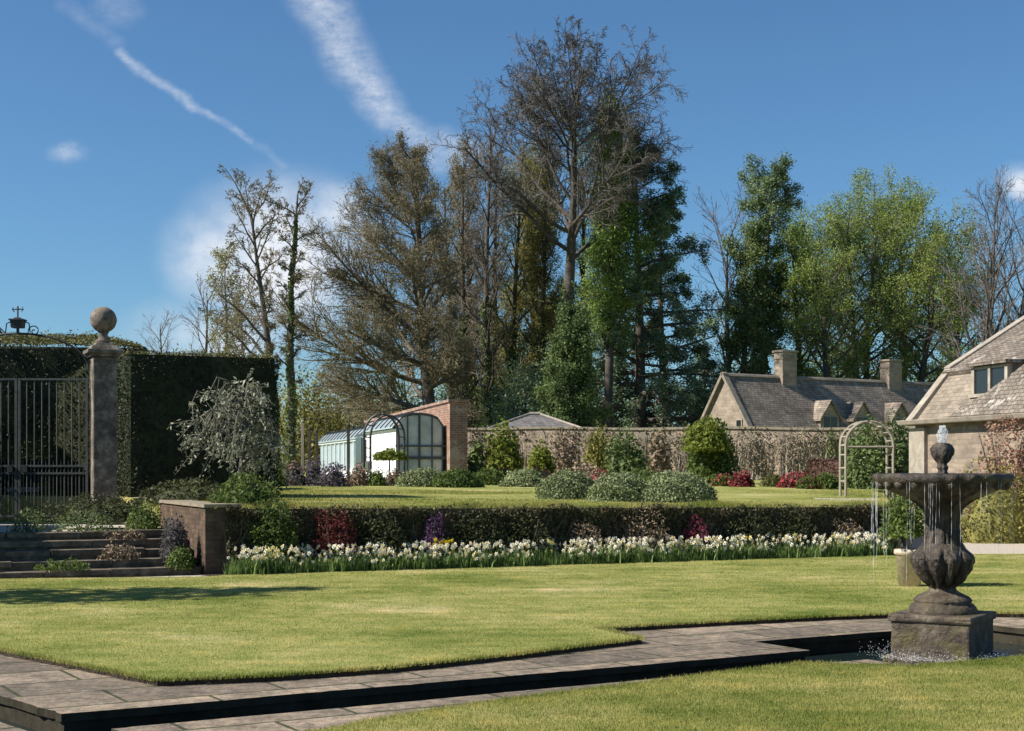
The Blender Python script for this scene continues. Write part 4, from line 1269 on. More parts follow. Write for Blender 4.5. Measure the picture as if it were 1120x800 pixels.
# ---- garden wall
ga_, gb_ = onT(503, 66), onT(1003, 56)
gd = unit((gb_ - ga_)[:2]); gn = np.array([-gd[1], gd[0]])
r = thing('garden_wall', ga_, 'long warm stone garden wall closing the terrace under the trees', 'wall')
p = MB()
k = 16
fpts = [ga_[:2] + (gb_ - ga_)[:2] * i / k for i in range(k + 1)]
wz = lambda x, y: zat(470, y) + .03 * math.sin(x * .9)
p.poly([fpts + [x + gn * .5 for x in fpts[::-1]]], .3, wz)
p.build('wall_body', M['gwall'], r)
p = MB()
f2 = [x - gn * .06 for x in fpts]; b2 = [x + gn * .56 for x in fpts]
p.poly([f2 + b2[::-1]], 2.0, lambda x, y: wz(x, y) + .1)
# keep only the coping course: rebuild as slabs
p = MB()
for i in range(k):
    A_ = []
    for x, dz in ((f2[i], .003), (f2[i + 1], .003), (b2[i + 1], .003), (b2[i], .003)): A_.append((*x, wz(*x) + dz))
    B_ = [(q_[0], q_[1], q_[2] + .1) for q_ in A_]
    p.solid(A_, B_)
p.build('coping', M['coping'], r)

# ---- brick end wall and lean-to glasshouse
BV = unit(np.array([-.257, .966]))
BN = np.array([-BV[1], BV[0]])          # to the left
b0 = np.array([at(492, 50), 50.0])
r = thing('brick_wall', (*b0, 1.1), 'tall red brick wall end standing over the glasshouse', 'wall')
p = MB()
z50 = zat(440, 50)
p.solid([(*b0, .9), (*(b0 - BN * .62), .9), (*(b0 - BN * .62 + BV * 18), .9), (*(b0 + BV * 18), .9)], [(*b0, z50), (*(b0 - BN * .62), z50), (*(b0 - BN * .62 + BV * 18), z50 - .18), (*(b0 + BV * 18), z50 - .18)])
p.build('wall_body', M['redbrick'], r)
p = MB()
p.solid([(*(b0 + BN * .06 - BV * .06), z50 + .003), (*(b0 - BN * .68 - BV * .06), z50 + .003), (*(b0 - BN * .68 + BV * 18), z50 - .177), (*(b0 + BN * .06 + BV * 18), z50 - .177)],
        [(*(b0 + BN * .06 - BV * .06), z50 + .1), (*(b0 - BN * .68 - BV * .06), z50 + .1), (*(b0 - BN * .68 + BV * 18), z50 - .08), (*(b0 + BN * .06 + BV * 18), z50 - .08)])
p.build('coping', M['redbrick'], r)
# glasshouse
g0 = b0 + BV * .6                      # corner against the wall
L = lambda t, s, z: np.array([*(g0 + BV * t + BN * s), z])
GW = 1.78; GL = 20.0; TN = 6.4; zE, zR, zG = zat(468, 50.2), zat(454, 50.6), 1.1
r = thing('arched_glasshouse', (*g0, zG), 'long white glasshouse with arched glazed end beside the red brick wall', 'glasshouse')
def quadbox(mb, t0, t1, s0, s1, z0, z1, z1b=None):
    mb.solid([L(t0, s0, z0), L(t1, s0, z0), L(t1, s1, z0), L(t0, s1, z0)], [L(t0, s0, z1), L(t1, s0, z1 if z1b is None else z1b), L(t1, s1, z1 if z1b is None else z1b), L(t0, s1, z1)])
p = MB(); quadbox(p, 0, GL, GW - .18, GW, zG - .3, zG + .45)
p.build('dwarf_wall', M['render'], r)
p = MB(); quadbox(p, .08, TN, GW - .1, GW - .05, zG + .452, zE - .03)
p.build('whitewashed_glazing', M['render'], r)
p = MB(); quadbox(p, TN + .1, GL, GW - .1, GW - .05, zG + .452, zE - .23)
p.build('side_glazing', M['hothouse_glass'], r)
gz_ = lambda s_: zE + (zR - zE) * math.sqrt(max(0, 1 - abs((s_ - .1 - (GW - .1) / 2) / ((GW - .1) / 2 + .001)) ** 2.3))
arcp = [(s_, gz_(s_)) for s_ in np.linspace(.1, GW, 9)]
p = MB()
p.solid([L(.0, .1, zG - .2)] + [L(.0, GW - .1, zG - .2)] + [L(.0, s_ if s_ < GW - .1 else GW - .1, z_ - .02) for s_, z_ in arcp[::-1]], [L(.05, .1, zG - .2)] + [L(.05, GW - .1, zG - .2)] + [L(.05, s_ if s_ < GW - .1 else GW - .1, z_ - .02) for s_, z_ in arcp[::-1]])
ew = p.build('end_glazing', M['hothouse_dim'], r)
p = MB()
for k_ in range(8):
    (s0, z0), (s1, z1) = arcp[k_], arcp[k_ + 1]
    p.solid([L(-.06, s0, z0), L(-.06, s1, z1), L(.0, s1, z1), L(.0, s0, z0)], [L(-.06, s0, z0 + .06), L(-.06, s1, z1 + .06), L(.0, s1, z1 + .06), L(.0, s0, z0 + .06)])
for s_ in (.13, GW * .28, GW * .53, GW * .76, GW - .04):
    zz_ = gz_(s_)
    w_ = .035 if abs(s_ - GW * .53) < .01 else .02
    p.solid([L(-.05, s_ - w_, zG - .2), L(-.05, s_ + w_, zG - .2), L(-.002, s_ + w_, zG - .2), L(-.002, s_ - w_, zG - .2)], [L(-.05, s_ - w_, zz_), L(-.05, s_ + w_, zz_), L(-.002, s_ + w_, zz_), L(-.002, s_ - w_, zz_)])
for zz_, h_ in ((zat(488, 50.3), .03), (zat(501, 50.3), .05)):
    p.solid([L(-.055, .02, zz_ - h_), L(-.055, GW, zz_ - h_), L(-.004, GW, zz_ - h_), L(-.004, .02, zz_ - h_)], [L(-.055, .02, zz_ + h_), L(-.055, GW, zz_ + h_), L(-.004, GW, zz_ + h_), L(-.004, .02, zz_ + h_)])
p.build('end_frame', M['frame_grey'], ew)
p = MB()
arcr = arcp[:-1] + [(GW + .1, zE - .02)]
for (ta, tb, dz) in ((.02, TN, 0), (TN, GL + .1, -.2)):
    for k_ in range(8):
        (s0, z0), (s1, z1) = arcr[k_], arcr[k_ + 1]
        p.solid([L(ta, s0, z0 + dz), L(ta, s1, z1 + dz), L(tb, s1, z1 + dz), L(tb, s0, z0 + dz)], [L(ta, s0, z0 + .04 + dz), L(ta, s1, z1 + .04 + dz), L(tb, s1, z1 + .04 + dz), L(tb, s0, z0 + .04 + dz)])
ro = p.build('roof_glazing', M['hothouse_glass'], r)
p = MB()
for t in np.arange(.5, GL + .1, 1.0):
    dz = 0 if t <= TN else -.2
    p = MB()
    for k_ in range(8):
        (s0, z0), (s1, z1) = arcr[k_], arcr[k_ + 1]
        p.solid([L(t - .03, s0, z0 + .042 + dz), L(t - .03, s1, z1 + .042 + dz), L(t + .03, s1, z1 + .042 + dz), L(t + .03, s0, z0 + .042 + dz)], [L(t - .03, s0, z0 + .09 + dz), L(t - .03, s1, z1 + .09 + dz), L(t + .03, s1, z1 + .09 + dz), L(t + .03, s0, z0 + .09 + dz)])
    p.build('glazing_bar', M['frame_grey'], ro)
p = MB()
for t in np.arange(TN + .2, GL + .1, 1.35):
    p.box(L(t, GW - .02, (zG + .45 + zE - .2) / 2), (.09, .09, zE - .2 - zG - .45), d=BV)
p.box(L((TN + GL) / 2, GW - .01, zE - .25), (GL - TN, .1, .1), d=BV)
p.build('side_frame', M['frame_white'], r)
p = MB(); p.box(L(TN + 1.0, GW + .03, zG + .9), (1.9, .1, 1.85), d=BV); do = p.build('door', M['frame_grey'], r)
p = MB(); p.box(L(TN + 1.0, GW + .1, zG + 1.2), (1.5, .03, 1.0), d=BV); p.build('pane', M['glass'], do)
p = MB(); p.box(L(TN - .8, GW + .01, zG + .55), (.9, .08, .42), d=BV); wo = p.build('window', M['frame_grey'], r)
p = MB(); p.box(L(TN - .8, GW + .06, zG + .55), (.7, .03, .28), d=BV); p.build('pane', M['glass'], wo)

# ---- arched iron fruit cage in front
FY = 46.0
def hoop_pts(cx_, Y, hw, zs, ztop, n=18):
    P_ = [(cx_ - hw, Y, zt(cx_, Y) - .05)]
    P_ += [(cx_ - hw * math.cos(t), Y, zs + (ztop - zs) * math.sin(t)) for t in np.linspace(0, PI, n)]
    P_ += [(cx_ + hw, Y, zt(cx_, Y) - .05)]
    return P_
r = thing('garden_arch', onT(417, FY), 'black iron rose arch in front of the whitewashed glasshouse side', 'arch')
for dy, dx in ((0, 0), (1.1, .1)):
    p = MB(); p.tube(hoop_pts(at(417, FY) + dx, FY + dy, at(436, FY) - at(417, FY), zat(478, FY), zat(453, FY)), .04, 6); p.build('hoop', M['iron'], r)
p = MB()
hp = hoop_pts(at(417, FY), FY, at(436, FY) - at(417, FY), zat(478, FY), zat(453, FY))
for i in (1, 4, 7, 10, 13, 16, 18):
    a_ = np.array(hp[i]); p.tube([a_, a_ + np.array([.1, 1.1, 0])], .02, 5)
for z_ in (zat(490, FY), zat(500, FY)):
    for i in (0, -1):
        a_ = np.array([hp[i][0], hp[i][1], z_]); p.tube([a_, a_ + np.array([.1, 1.1, 0])], .018, 5)
p.build('cross_bars', M['iron'], r)
# posts and wires at the left
for i, (px, ty, lab, mt) in enumerate(((331, 462, 'pale slender garden post left of the glasshouse', 'wood'), (338.5, 470, 'dark garden post next to the pale slender one', 'dark_wood'), (346.5, 472, 'dark post at the corner of the glasshouse border', 'dark_wood'), (381, 466, 'dark post in front of the glasshouse door', 'dark_wood'))):
    b = onT(px, 46)
    p = MB(); p.box((b[0], b[1], (b[2] - .1 + zat(ty, 46)) / 2), (.09, .09, zat(ty, 46) - b[2] + .1)); p.lathe([(.06, 0), (.06, .04), (.01, .09)], (b[0], b[1], zat(ty, 46)), 8)
    tag(bevel(p.build('garden_post', M[mt]), .01), lab, 'post', 'garden posts by the glasshouse')
# ---- hipped slate garden pavilion
PY = 76.0
pc_ = np.array([at(585, PY), PY])
r = thing('garden_pavilion', (*pc_, 1.2), 'low hipped slate roof of a garden building behind the wall', 'pavilion')
hw = (at(635, PY) - at(535, PY)) / 2
p = MB(); p.box((*pc_, (1.0 + zat(471, PY)) / 2), (hw * 1.8, hw * 1.6, zat(471, PY) - 1.0)); p.build('wall', M['gwall'], r)
ze, za = zat(470.5, PY), zat(453.5, PY)
p = MB()
eb = [(-hw, -hw * .9), (hw, -hw * .9), (hw, hw * .9), (-hw, hw * .9)]
p.add([(pc_[0] + x, pc_[1] + y, ze) for x, y in eb] + [(pc_[0] + x, pc_[1] + y, ze - .12) for x, y in eb] + [(pc_[0] - .25, pc_[1], za), (pc_[0] + .25, pc_[1], za)],
      [(0, 1, 9, 8), (2, 3, 8, 9), (1, 2, 9), (3, 0, 8), (0, 4, 5, 1), (1, 5, 6, 2), (2, 6, 7, 3), (3, 7, 4, 0), (4, 7, 6, 5)])
ro = p.build('roof', M['slate'], r)
p = MB()
for i, k_ in ((0, 8), (1, 9)):
    e = np.array([pc_[0] + eb[i][0], pc_[1] + eb[i][1], ze + .02]); p.tube([e, (pc_[0] + (-.25 if k_ == 8 else .25), pc_[1], za + .03)], .07, 6)
p.tube([(pc_[0] - .3, pc_[1], za + .04), (pc_[0] + .3, pc_[1], za + .04)], .1, 6)
p.build('hip_tiles', M['pale_stone'], ro)

# ---- pale rose arch on the terrace at the right
AY = 33.0
cxx = at(951, AY); hw = at(977, AY) - cxx
r = thing('rose_arch', (cxx, AY, zt(cxx, AY)), 'pale round topped wooden rose arch left of the fountain', 'arch')
for dy in (0, .55):
    p = MB(); pts = hoop_pts(cxx, AY + dy, hw, zat(487, AY), zat(461, AY)); pts[0] = (*pts[0][:2], .9); pts[-1] = (*pts[-1][:2], .9)
    p.tube(pts, .032, 6); p.build('hoop', M['wood'], r)
p = MB()
pts = hoop_pts(cxx, AY, hw, zat(487, AY), zat(461, AY))
for i in range(1, len(pts) - 1, 2):
    p.tube([pts[i], (pts[i][0], AY + .55, pts[i][2])], .02, 5)
for s_ in (-1, 1):
    for z_ in np.arange(1.3, zat(487, AY), .3): p.tube([(cxx + s_ * hw, AY, z_), (cxx + s_ * hw, AY + .55, z_)], .018, 5)
p.tube([(cxx - hw, AY, zat(489, AY)), (cxx + hw, AY, zat(489, AY))], .028, 6)
p.build('slats', M['wood'], r)
p = MB(); A_, B_ = spot(862, 546.5), spot(962, 547.5)
nn = np.array([0, .9, 0])
p.poly([[A_[:2], B_[:2], (B_ + nn)[:2], (A_ + nn)[:2]]], .3, lambda x, y: zt(x, y) + .012)
tag(p.build('terrace_path', M['path']), kind='structure')

# ------------------------------------------------------------------ planting
# mounds
for i, (px, py, w_, h_, lab) in enumerate(((624, 547, 35, 30, 'grey green clipped mound, left of the three large ones'), (682, 549.5, 38, 31, 'grey green clipped mound, middle of the three large ones'), (743, 550.5, 42, 32, 'largest grey green clipped mound, right of the three large ones'))):
    b = spot(px, py); b[1] += .45; k = b[1] / F
    b[2] = zt(b[0], b[1])
    shrub('clipped_mound', b, w_ * k, w_ * k * .8, h_ * k * 1.02, 9500, .05, 'l_mound', lab, group='large clipped mounds on the terrace lawn', seed=300 + i, shell=.22, lump=.15, bias=.7, stems=False)
for i, (px, py, w_, h_, mt, lab) in enumerate(((458, 534, 26, 20, 'l_mound', 'leftmost mound of the small far row by the glasshouse end'), (499, 535, 27, 21, 'l_mid', 'bright green mound second in the small far row'), (536, 533, 20, 19, 'l_mid', 'darker green mound third in the small far row'), (572, 535, 24, 20, 'l_mound', 'grey green mound right end of the small far row'), (612, 533, 14, 15, 'l_mound', 'small mound behind the left large mound'))):
    b = spot(px, py); b[1] += .5; k = b[1] / F
    b[2] = zt(b[0], b[1])
    shrub('clipped_mound', b, w_ * k, w_ * k * .8, h_ * k, 4500, .075, mt, lab, group='small clipped mounds in the far row', seed=310 + i, shell=.25, lump=.2, bias=.7, stems=False)
# shrubs near the garden wall and elsewhere: px, Y, base->terrace, half width px, top y, leaf, n, material, label
SH = [
 (551, 60, 21, 468, .2, 2600, 'l_lime', 'yellow green shrub against the short wall stub'),
 (521, 60, 9, 482, .2, 900, 'l_ivy', 'dark upright shrub left of the yellow green one'),
 (592, 58, 15, 487, .17, 2200, 'l_lime', 'rounded yellow green bush in front of the garden wall'),
 (685, 54, 24, 478, .17, 3200, 'l_ivy', 'dark green rounded tree shrub before the garden wall'),
 (655, 58, 17, 470, .17, 2200, 'l_yellow', 'olive shrub trained against the garden wall'),
 (720, 57, 13, 472, .15, 1500, 'l_tan', 'bare brownish shrub on the garden wall'),
 (618, 60, 16, 480, .15, 1500, 'l_tan', 'bare twiggy shrub left of the olive wall shrub'),
 (765, 56, 12, 480, .15, 1000, 'l_mid', 'thin green shrub left of the tall bush'),
 (778, 49, 26, 460, .15, 5200, 'l_mid', 'tall dense two toned green bush at the cottage gable end'),
 (955, 42, 36, 466, .13, 5200, 'l_ivy', 'dark green climber mass behind the rose arch'),
 (985, 44, 20, 458, .13, 3000, 'l_ivy', 'dark green shrub at the corner of the house'),
 (905, 41, 15, 518, .1, 1600, 'l_mid', 'low green plant beside the brown hedge'),
 (700, 50, 26, 515, .12, 1600, 'l_mid', 'low green planting behind the large mounds'),
 (640, 50, 20, 508, .12, 1300, 'l_tan', 'low dry planting behind the left mound'),
]
for i, (px, Y, w_, ty, lf, n, mt, lab) in enumerate(SH):
    b = onT(px, Y); k = Y / F
    shrub('garden_shrub', b, w_ * k, w_ * k * .8, zat(ty, Y) - b[2], n, lf, mt, lab, seed=400 + i, shell=.5, lump=.28, bias=.5)
# lighter cap on the tall bush
b = onT(776, 48.4)
shrub('garden_shrub', (b[0] - .1, b[1], zat(492, 48.4)), 24 * 48.4 / F, .6, (492 - 459) * 48.4 / F, 3000, .13, 'l_lime', 'yellow green growth crowning the tall bush', seed=450, shell=.5, lump=.3, stems=False)
# yellow standard tree by the glasshouse
b = onT(425, 44)
r = thing('small_tree', b, 'small yellow green umbrella tree before the white glasshouse wall', 'tree')
p = MB(); p.tube([b, b + [.02, 0, .4], (b[0] + .04, b[1], zat(497, 44))], [.04, .03, .02], 6); p.build('trunk', M['bark_grey'], r)
rng = np.random.default_rng(8); P, d_ = dome_pts(rng, 1400, .5, .4, .3, .6, .3, 3)
p = MB(); p.leaves(P + np.array([b[0] + .05, b[1], zat(503, 44)]), .1, rng, .5, .6, outw=d_); p.build('crown', M['l_lime'], r)
# climbers on the wall: tan stems fanned out
def climber(px0, px1, Y, ty, label, mt, seed, n=26, name='wall_climber', zbase=None, leafn=900, leafm='l_tan', leaf=.1):
    rng = np.random.default_rng(seed)
    b = onT((px0 + px1) / 2, Y)
    if zbase is not None: b[2] = zbase
    r = thing(name, b, label, 'climber')
    st = MB(); lf = []
    for i in range(n):
        px = rng.uniform(px0, px1)
        x0 = at(px, Y); z1 = zat(ty, Y) - rng.uniform(0, .5)
        pts = [np.array([x0 + (rng.normal(0, .12) * k * 2), Y - .12 + rng.normal(0, .03), b[2] + (z1 - b[2]) * k]) for k in np.linspace(0, 1, 6)]
        st.tube(pts, np.linspace(.03, .012, 6), 4)
        for j in range(leafn // n):
            k = rng.uniform(.15, 1); ii = min(int(k * 5), 4)
            lf.append(pts[ii] + (pts[ii + 1] - pts[ii]) * (k * 5 - ii) + rng.normal(0, .12, 3) * [1, .5, 1])
    st.build('stems', M[mt], r)
    l_ = MB(); l_.leaves(np.array(lf), leaf, rng, None, .6); l_.build('foliage', M[leafm], r)
climber(808, 850, 58.2, 471, 'pale bare climber covering the wall right of the tall bush', 'wood', 1)
climber(850, 905, 57.2, 470, 'pale bare climber on the wall below the first dormer', 'wood', 2, 30)
climber(905, 935, 56.5, 470, 'greenish climber on the wall behind the rose arch', 'wood', 3, 18, leafm='l_mid', leafn=1200)
climber(636, 664, 60.5, 470, 'thin bare climber on the wall left of the dark shrub', 'wood', 4, 12, leafn=400)
climber(725, 760, 59.2, 472, 'thin bare climber on the wall right of the brown shrub', 'wood', 6, 12, leafn=300)
rng = np.random.default_rng(91)
r = thing('wall_creeper', ga_ + np.array([0, 0, .1]), 'thin brown and olive creeper spread over the long back garden wall', 'creeper')
K_ = 9000
t_ = rng.uniform(.02, .98, K_)
cv = .45 + .45 * np.sin(t_ * 41) * np.sin(t_ * 17 + 1)
t_ = t_[rng.uniform(0, 1, K_) < cv]
P2 = ga_[:2] + (gb_ - ga_)[:2] * t_[:, None] - gn * rng.uniform(.03, .2, (len(t_), 1))
zz = np.array([zt(*q_) + rng.uniform(.1, 1) * (wz(*q_) + .1 - zt(*q_)) for q_ in P2])
p = MB(); p.leaves(np.concatenate([P2, zz[:, None]], 1), .13, rng, .4, .45, outw=np.tile(np.array([-gn[0], -gn[1], .2]), (len(P2), 1))); p.build('foliage', M['l_creeper2'], r)
p = MB()
for _ in range(150):
    b_ = ga_[:2] + (gb_ - ga_)[:2] * rng.uniform(.02, .98) - gn * .06; z0_ = zt(*b_); hh_ = (wz(*b_) - z0_) * rng.uniform(.5, 1)
    p.tube([(b_[0] + rng.normal(0, .1) * k, b_[1], z0_ + hh_ * k) for k in np.linspace(0, 1, 5)], [.025, .02, .016, .012, .008], 3, cap=False)
p.build('stems', M['bark_pale'], r)
hedge('brown_hedge', [onT(886, 45)[:2], onT(924, 44)[:2], onT(924, 45.5)[:2], onT(886, 46.5)[:2]], 1.0, lambda x, y: zat(503, 45), 'low brown clipped hedge left of the rose arch', 'l_box', .09, 300, 9)
# red and pink flower clumps in the far border
for i, (px, Y, w_, ty, fl, lab) in enumerate(((790, 44, 12, 520, 'l_pink', 'pink flowered plant under the tall bush'), (812, 43, 13, 516, 'l_pink', 'pink flowered clump in the far border, right of the tall bush'), (846, 43.5, 14, 520, 'l_red', 'dusky red plant between the two pink clumps'), (868, 42, 18, 518, 'l_pink', 'brightest pink flowered clump in the far border'), (886, 41, 16, 522, 'l_red', 'dusky red clump beside the brown hedge'))):
    b = onT(px, Y); k = Y / F
    shrub('flowering_plant', b, w_ * k, w_ * k * .7, zat(ty, Y) - b[2], 900, .09, 'l_red' if i % 2 else 'l_mid', lab, 'plant', 'red and pink plants in the far border', 500 + i, .5, .25, flowers=(230 if fl == 'l_pink' else 120, .075, fl))
# left border under the glasshouse
for i, (px, Y, w_, ty, mt, fl, lab) in enumerate(((322, 42, 14, 506, 'l_lav', 'l_rose', 'pinkish grey plant at the left end of the glasshouse border'), (345, 42, 15, 504, 'l_lav', 'l_purple', 'purple flowered plant in front of the pale post'), (366, 41, 17, 507, 'l_lav', 'l_purple', 'grey purple mound plant in front of the glasshouse side'), (392, 42.5, 13, 510, 'l_tan', 'l_rose', 'rusty plant below the glasshouse door'), (412, 42.5, 12, 514, 'l_mid', None, 'low green plant below the white end wall'), (432, 43, 12, 514, 'l_tan', None, 'low tan plant at the foot of the glazed glasshouse end'), (300, 41, 16, 502, 'l_mid', None, 'green border plant behind the silver tree'), (655, 47, 16, 515, 'l_tan', 'l_pink', 'pink specked plant behind the large mounds'), (548, 52, 18, 512, 'l_mid', 'l_pink', 'low pink flowered planting below the wall stub'), (590, 51, 18, 513, 'l_tan', 'l_pink', 'low red specked planting below the rounded yellow bush'))):
    b = onT(px, Y); k = Y / F
    shrub('border_plant', b, w_ * k, w_ * k * .7, zat(ty, Y) - b[2], 900, .085, mt, lab, 'plant', 'plants in the far borders', 520 + i, .5, .25, flowers=(130, .08, fl) if fl else None)

# plants at the foot of the retaining wall
def footwall(px, off=.16):
    """ground point just in front of the wall at that column"""
    best = None
    for t in np.linspace(-.2, WLEN + .4, 400):
        q_ = W0 + U * t - V * off
        e = abs(CX + F * q_[0] / q_[1] - px)
        if best is None or e < best[0]: best = (e, q_)
    return np.array([*best[1], .02])
for i, (px, w_, ty, mt, n, lf, lab, fl) in enumerate((
    (298, 30, 548, 'l_mid', 2600, .06, 'dark green bush at the left end of the retaining wall', None),
    (363, 27, 562, 'l_red', 2600, .05, 'round dark red shrub against the retaining wall', None),
    (410, 24, 560, 'l_shade', 1700, .06, 'dark leafy climber on the wall right of the red shrub', None),
    (475, 12, 560, 'l_purple', 900, .05, 'purple flowering shrub against the retaining wall', None),
    (520, 30, 558, 'l_shade', 2000, .06, 'dark leafy climber on the wall right of the purple shrub', None),
    (575, 22, 560, 'l_shade', 1400, .06, 'dark thin climber on the wall below the small mounds', None),
    (640, 24, 570, 'l_tan', 1100, .05, 'low bare tan shrub against the retaining wall', None),
    (702, 34, 558, 'l_tan', 1500, .05, 'large bare tan shrub against the retaining wall', None),
    (760, 17, 568, 'l_magenta', 900, .05, 'magenta shrub against the retaining wall', None),
    (815, 30, 560, 'l_shade', 1700, .06, 'dark climber on the wall right of the magenta shrub', None),
    (868, 20, 558, 'l_shade', 1200, .06, 'dark climber on the wall near its right end', None),
    (925, 26, 570, 'l_tan', 1300, .05, 'bare tan shrub near the right end of the wall', None))):
    b = footwall(px); k = b[1] / F
    shrub('wall_shrub', b, w_ * k * (1.55 if mt == 'l_shade' else 1.1), .2, zat(ty, b[1]) - .02, int(n * 2.4), lf * .85, mt, lab, 'shrub', 'shrubs along the retaining wall', 600 + i, .6, .3, dense=False, bias=.3, stem_mat='bark_pale' if mt == 'l_tan' else 'bark_grey')
M['l_creeper'] = m_leaf('wall_creeper_leaf', (.125, .09, .06), (.095, .1, .048), 2.2, .35, (.21, .17, .115))
rng = np.random.default_rng(61)
r = thing('wall_creeper', (*(W0 + U * 6), .02), 'dark brownish creeper covering most of the low terrace wall face', 'creeper')
K_ = 26000
t_ = rng.uniform(.3, WLEN, K_)
cov_ = .62 + .3 * np.sin(t_ * 1.7 + 1) * np.sin(t_ * .63 + 2) + .2 * np.sin(t_ * 4.3)
zz = rng.uniform(0, 1, K_) ** .8 * (1.0 - .0087 * t_ + .05 * np.sin(t_ * 5.1) * np.sin(t_ * 1.9))
keep = rng.uniform(0, 1, K_) < cov_
th_ = .03 + .09 * np.abs(np.sin(t_ * 2.3 + zz * 3))
P2 = W0 + U * t_[:, None] - V * (rng.uniform(0, 1, K_) * th_)[:, None]
P3 = np.concatenate([P2, (zz + .02)[:, None]], 1)[keep]
p = MB(); p.leaves(P3, .06, rng, .5, .55, outw=np.tile(np.array([-V[0], -V[1], .2]), (len(P3), 1))); p.build('foliage', M['l_creeper'], r)
p = MB()
for _ in range(150):
    tt = rng.uniform(.3, WLEN); b_ = W0 + U * tt - V * .03
    pts = [np.array([*(b_ + U * (rng.normal(0, .1) * k) - V * rng.uniform(0, .05)), k * rng.uniform(.5, .98)]) for k in np.linspace(0, 1, 5)]
    p.tube(pts, [.01, .008, .007, .005, .003], 3, cap=False)
p.build('stems', M['bark_grey'], r)
b = W0 + U * .75 + V * .62
shrub('terrace_shrub', (*b, 1.0), .5, .35, .5, 2200, .06, 'l_mid', 'mid green shrub on the terrace beside the silver tree', seed=640, lump=.3)
b = W0 - U * .35 + V * .5
shrub('lavender_bush', (b[0], b[1], .2), .22, .2, .68, 1600, .05, 'l_lav', 'grey lavender bush on the steps against the wall end', 'shrub', seed=641, bias=.3)
b = W0 - U * .33 + V * .2
shrub('green_plant', (b[0], b[1], .12), .2, .16, .3, 900, .06, 'l_mid', 'fresh green plant below the lavender on the steps', 'plant', seed=642)
b = W0 - U * .55 + V * 1.9
shrub('mossy_plant', (b[0], b[1], .6), .3, .3, .4, 1300, .05, 'l_mid', 'green plant tumbling over the return wall above the steps', 'plant', seed=643, lump=.3)
b = W0 - U * 2.0 + V * 3.2
for i, (du, dv, z_, rx, h_, mt, lab) in enumerate(((-1.15, .55, .25, .3, .22, 'l_tan', 'dry grassy tuft at the middle of the steps'), (-2.0, .2, .13, .35, .14, 'l_mid', 'low green weed on the second step'), (-.95, 1.3, .5, .3, .14, 'l_tan', 'dry leaf clump on the upper step by the wall'), (-3.4, .45, .25, .4, .22, 'l_lav', 'grey plant spilling over the left end of the steps'), (-1.5, 1.75, .62, .5, .3, 'l_ivy', 'dark green ground plant at the foot of the yew block'), (-2.3, 1.9, .62, .3, .35, 'l_ivy', 'dark fern at the foot of the gate pier'))):
    b = W0 + U * du + V * dv
    shrub('step_plant', (*b, z_), rx, rx * .6, h_, 700, .045, mt, lab, 'plant', 'plants growing on the steps', 650 + i, lump=.35, bias=.3, dense=False)

for i, (du, dv, rx, h_, lab) in enumerate(((-1.0, 3.1, 1.0, .42, 'dark low shrub added over lit lawn between the return wall and the yew block'), (.6, 3.6, 1.0, .4, 'dark low shrub added over lit lawn under the silver tree by the yew block'))):
    b = W0 + U * du + V * dv
    shrub('ground_shrub', (*b, .72 if du < 0 else 1.0), rx, .6, h_, 3200, .055, 'l_shade', lab, 'shrub', None, 670 + i, lump=.3, bias=.4)  # added to darken sunlit ground, standing for plants and shade

# ------------------------------------------------------------------ daffodils
def flower_mesh(name, pet, cup):
    mb = MB()
    # facing +Y-ish tilted; petals in the local XZ plane, facing -Y
    for k_ in range(6):
        a_ = k_ * PI / 3
        c_, s_ = math.cos(a_), math.sin(a_)
        def pt(r_, w_, y_): return (c_ * r_ - s_ * w_, y_, s_ * r_ + c_ * w_)
        mb.add([pt(.004, 0, 0), pt(.022, .013, -.004 if k_ % 2 else .002), pt(.042, 0, .006), pt(.022, -.013, -.004 if k_ % 2 else .002)], [(0, 1, 2, 3)], 0)
    n_ = 8
    ring = [[(math.cos(t) * r_, y_, math.sin(t) * r_) for t in np.arange(n_) * 2 * PI / n_] for r_, y_ in ((.006, .0), (.009, -.014), (.014, -.022))]
    mb.add(sum(ring, []), [(i * n_ + j, i * n_ + (j + 1) % n_, (i + 1) * n_ + (j + 1) % n_, (i + 1) * n_ + j) for i in range(2) for j in range(n_)], 1)
    mb.tube([(0, .0, 0), (0, .012, 0), (0, .02, -.02), (0, .02, -.36)], [.003, .004, .003, .003], 4, 2)
    return mb.mesh(name, [pet, cup, M['l_daff']])
FM = {'white': flower_mesh('daffodil_flower', M['petal'], M['trumpet']), 'cream': flower_mesh('daffodil_flower', M['petal_c'], M['petal_y']), 'yellow': flower_mesh('daffodil_flower', M['petal_y'], M['petal_y'])}
rng = np.random.default_rng(77)
def leaf_tuft(seed):
    rg = np.random.default_rng(seed)
    mb = MB()
    for _ in range(34):
        b_ = np.array([rg.normal(0, .07), rg.normal(0, .06), 0])
        h_ = rg.uniform(.12, .32); az = rg.uniform(0, 2 * PI); ln_ = rg.uniform(.02, .13)
        d_ = np.array([math.cos(az), math.sin(az), 0]); w_ = np.array([-d_[1], d_[0], 0]) * .009
        m_ = b_ + d_ * ln_ * .35 + np.array([0, 0, h_ * .65]); t_ = b_ + d_ * ln_ + np.array([0, 0, h_])
        mb.add([b_ - w_, b_ + w_, m_ + w_, m_ - w_, t_], [(0, 1, 2, 3), (3, 2, 4)])
    return mb.mesh('leaves', M['l_daff'])
LT = [leaf_tuft(i) for i in range(5)]
KL = {'white': 'clump of white daffodils in the drift along the foot of the retaining wall', 'cream': 'clump of cream daffodils among the white drift below the wall', 'yellow': 'clump of bright yellow daffodils among the white drift below the wall'}
bl = np.linalg.norm(bedf1 - bedf0)
nclump = 0
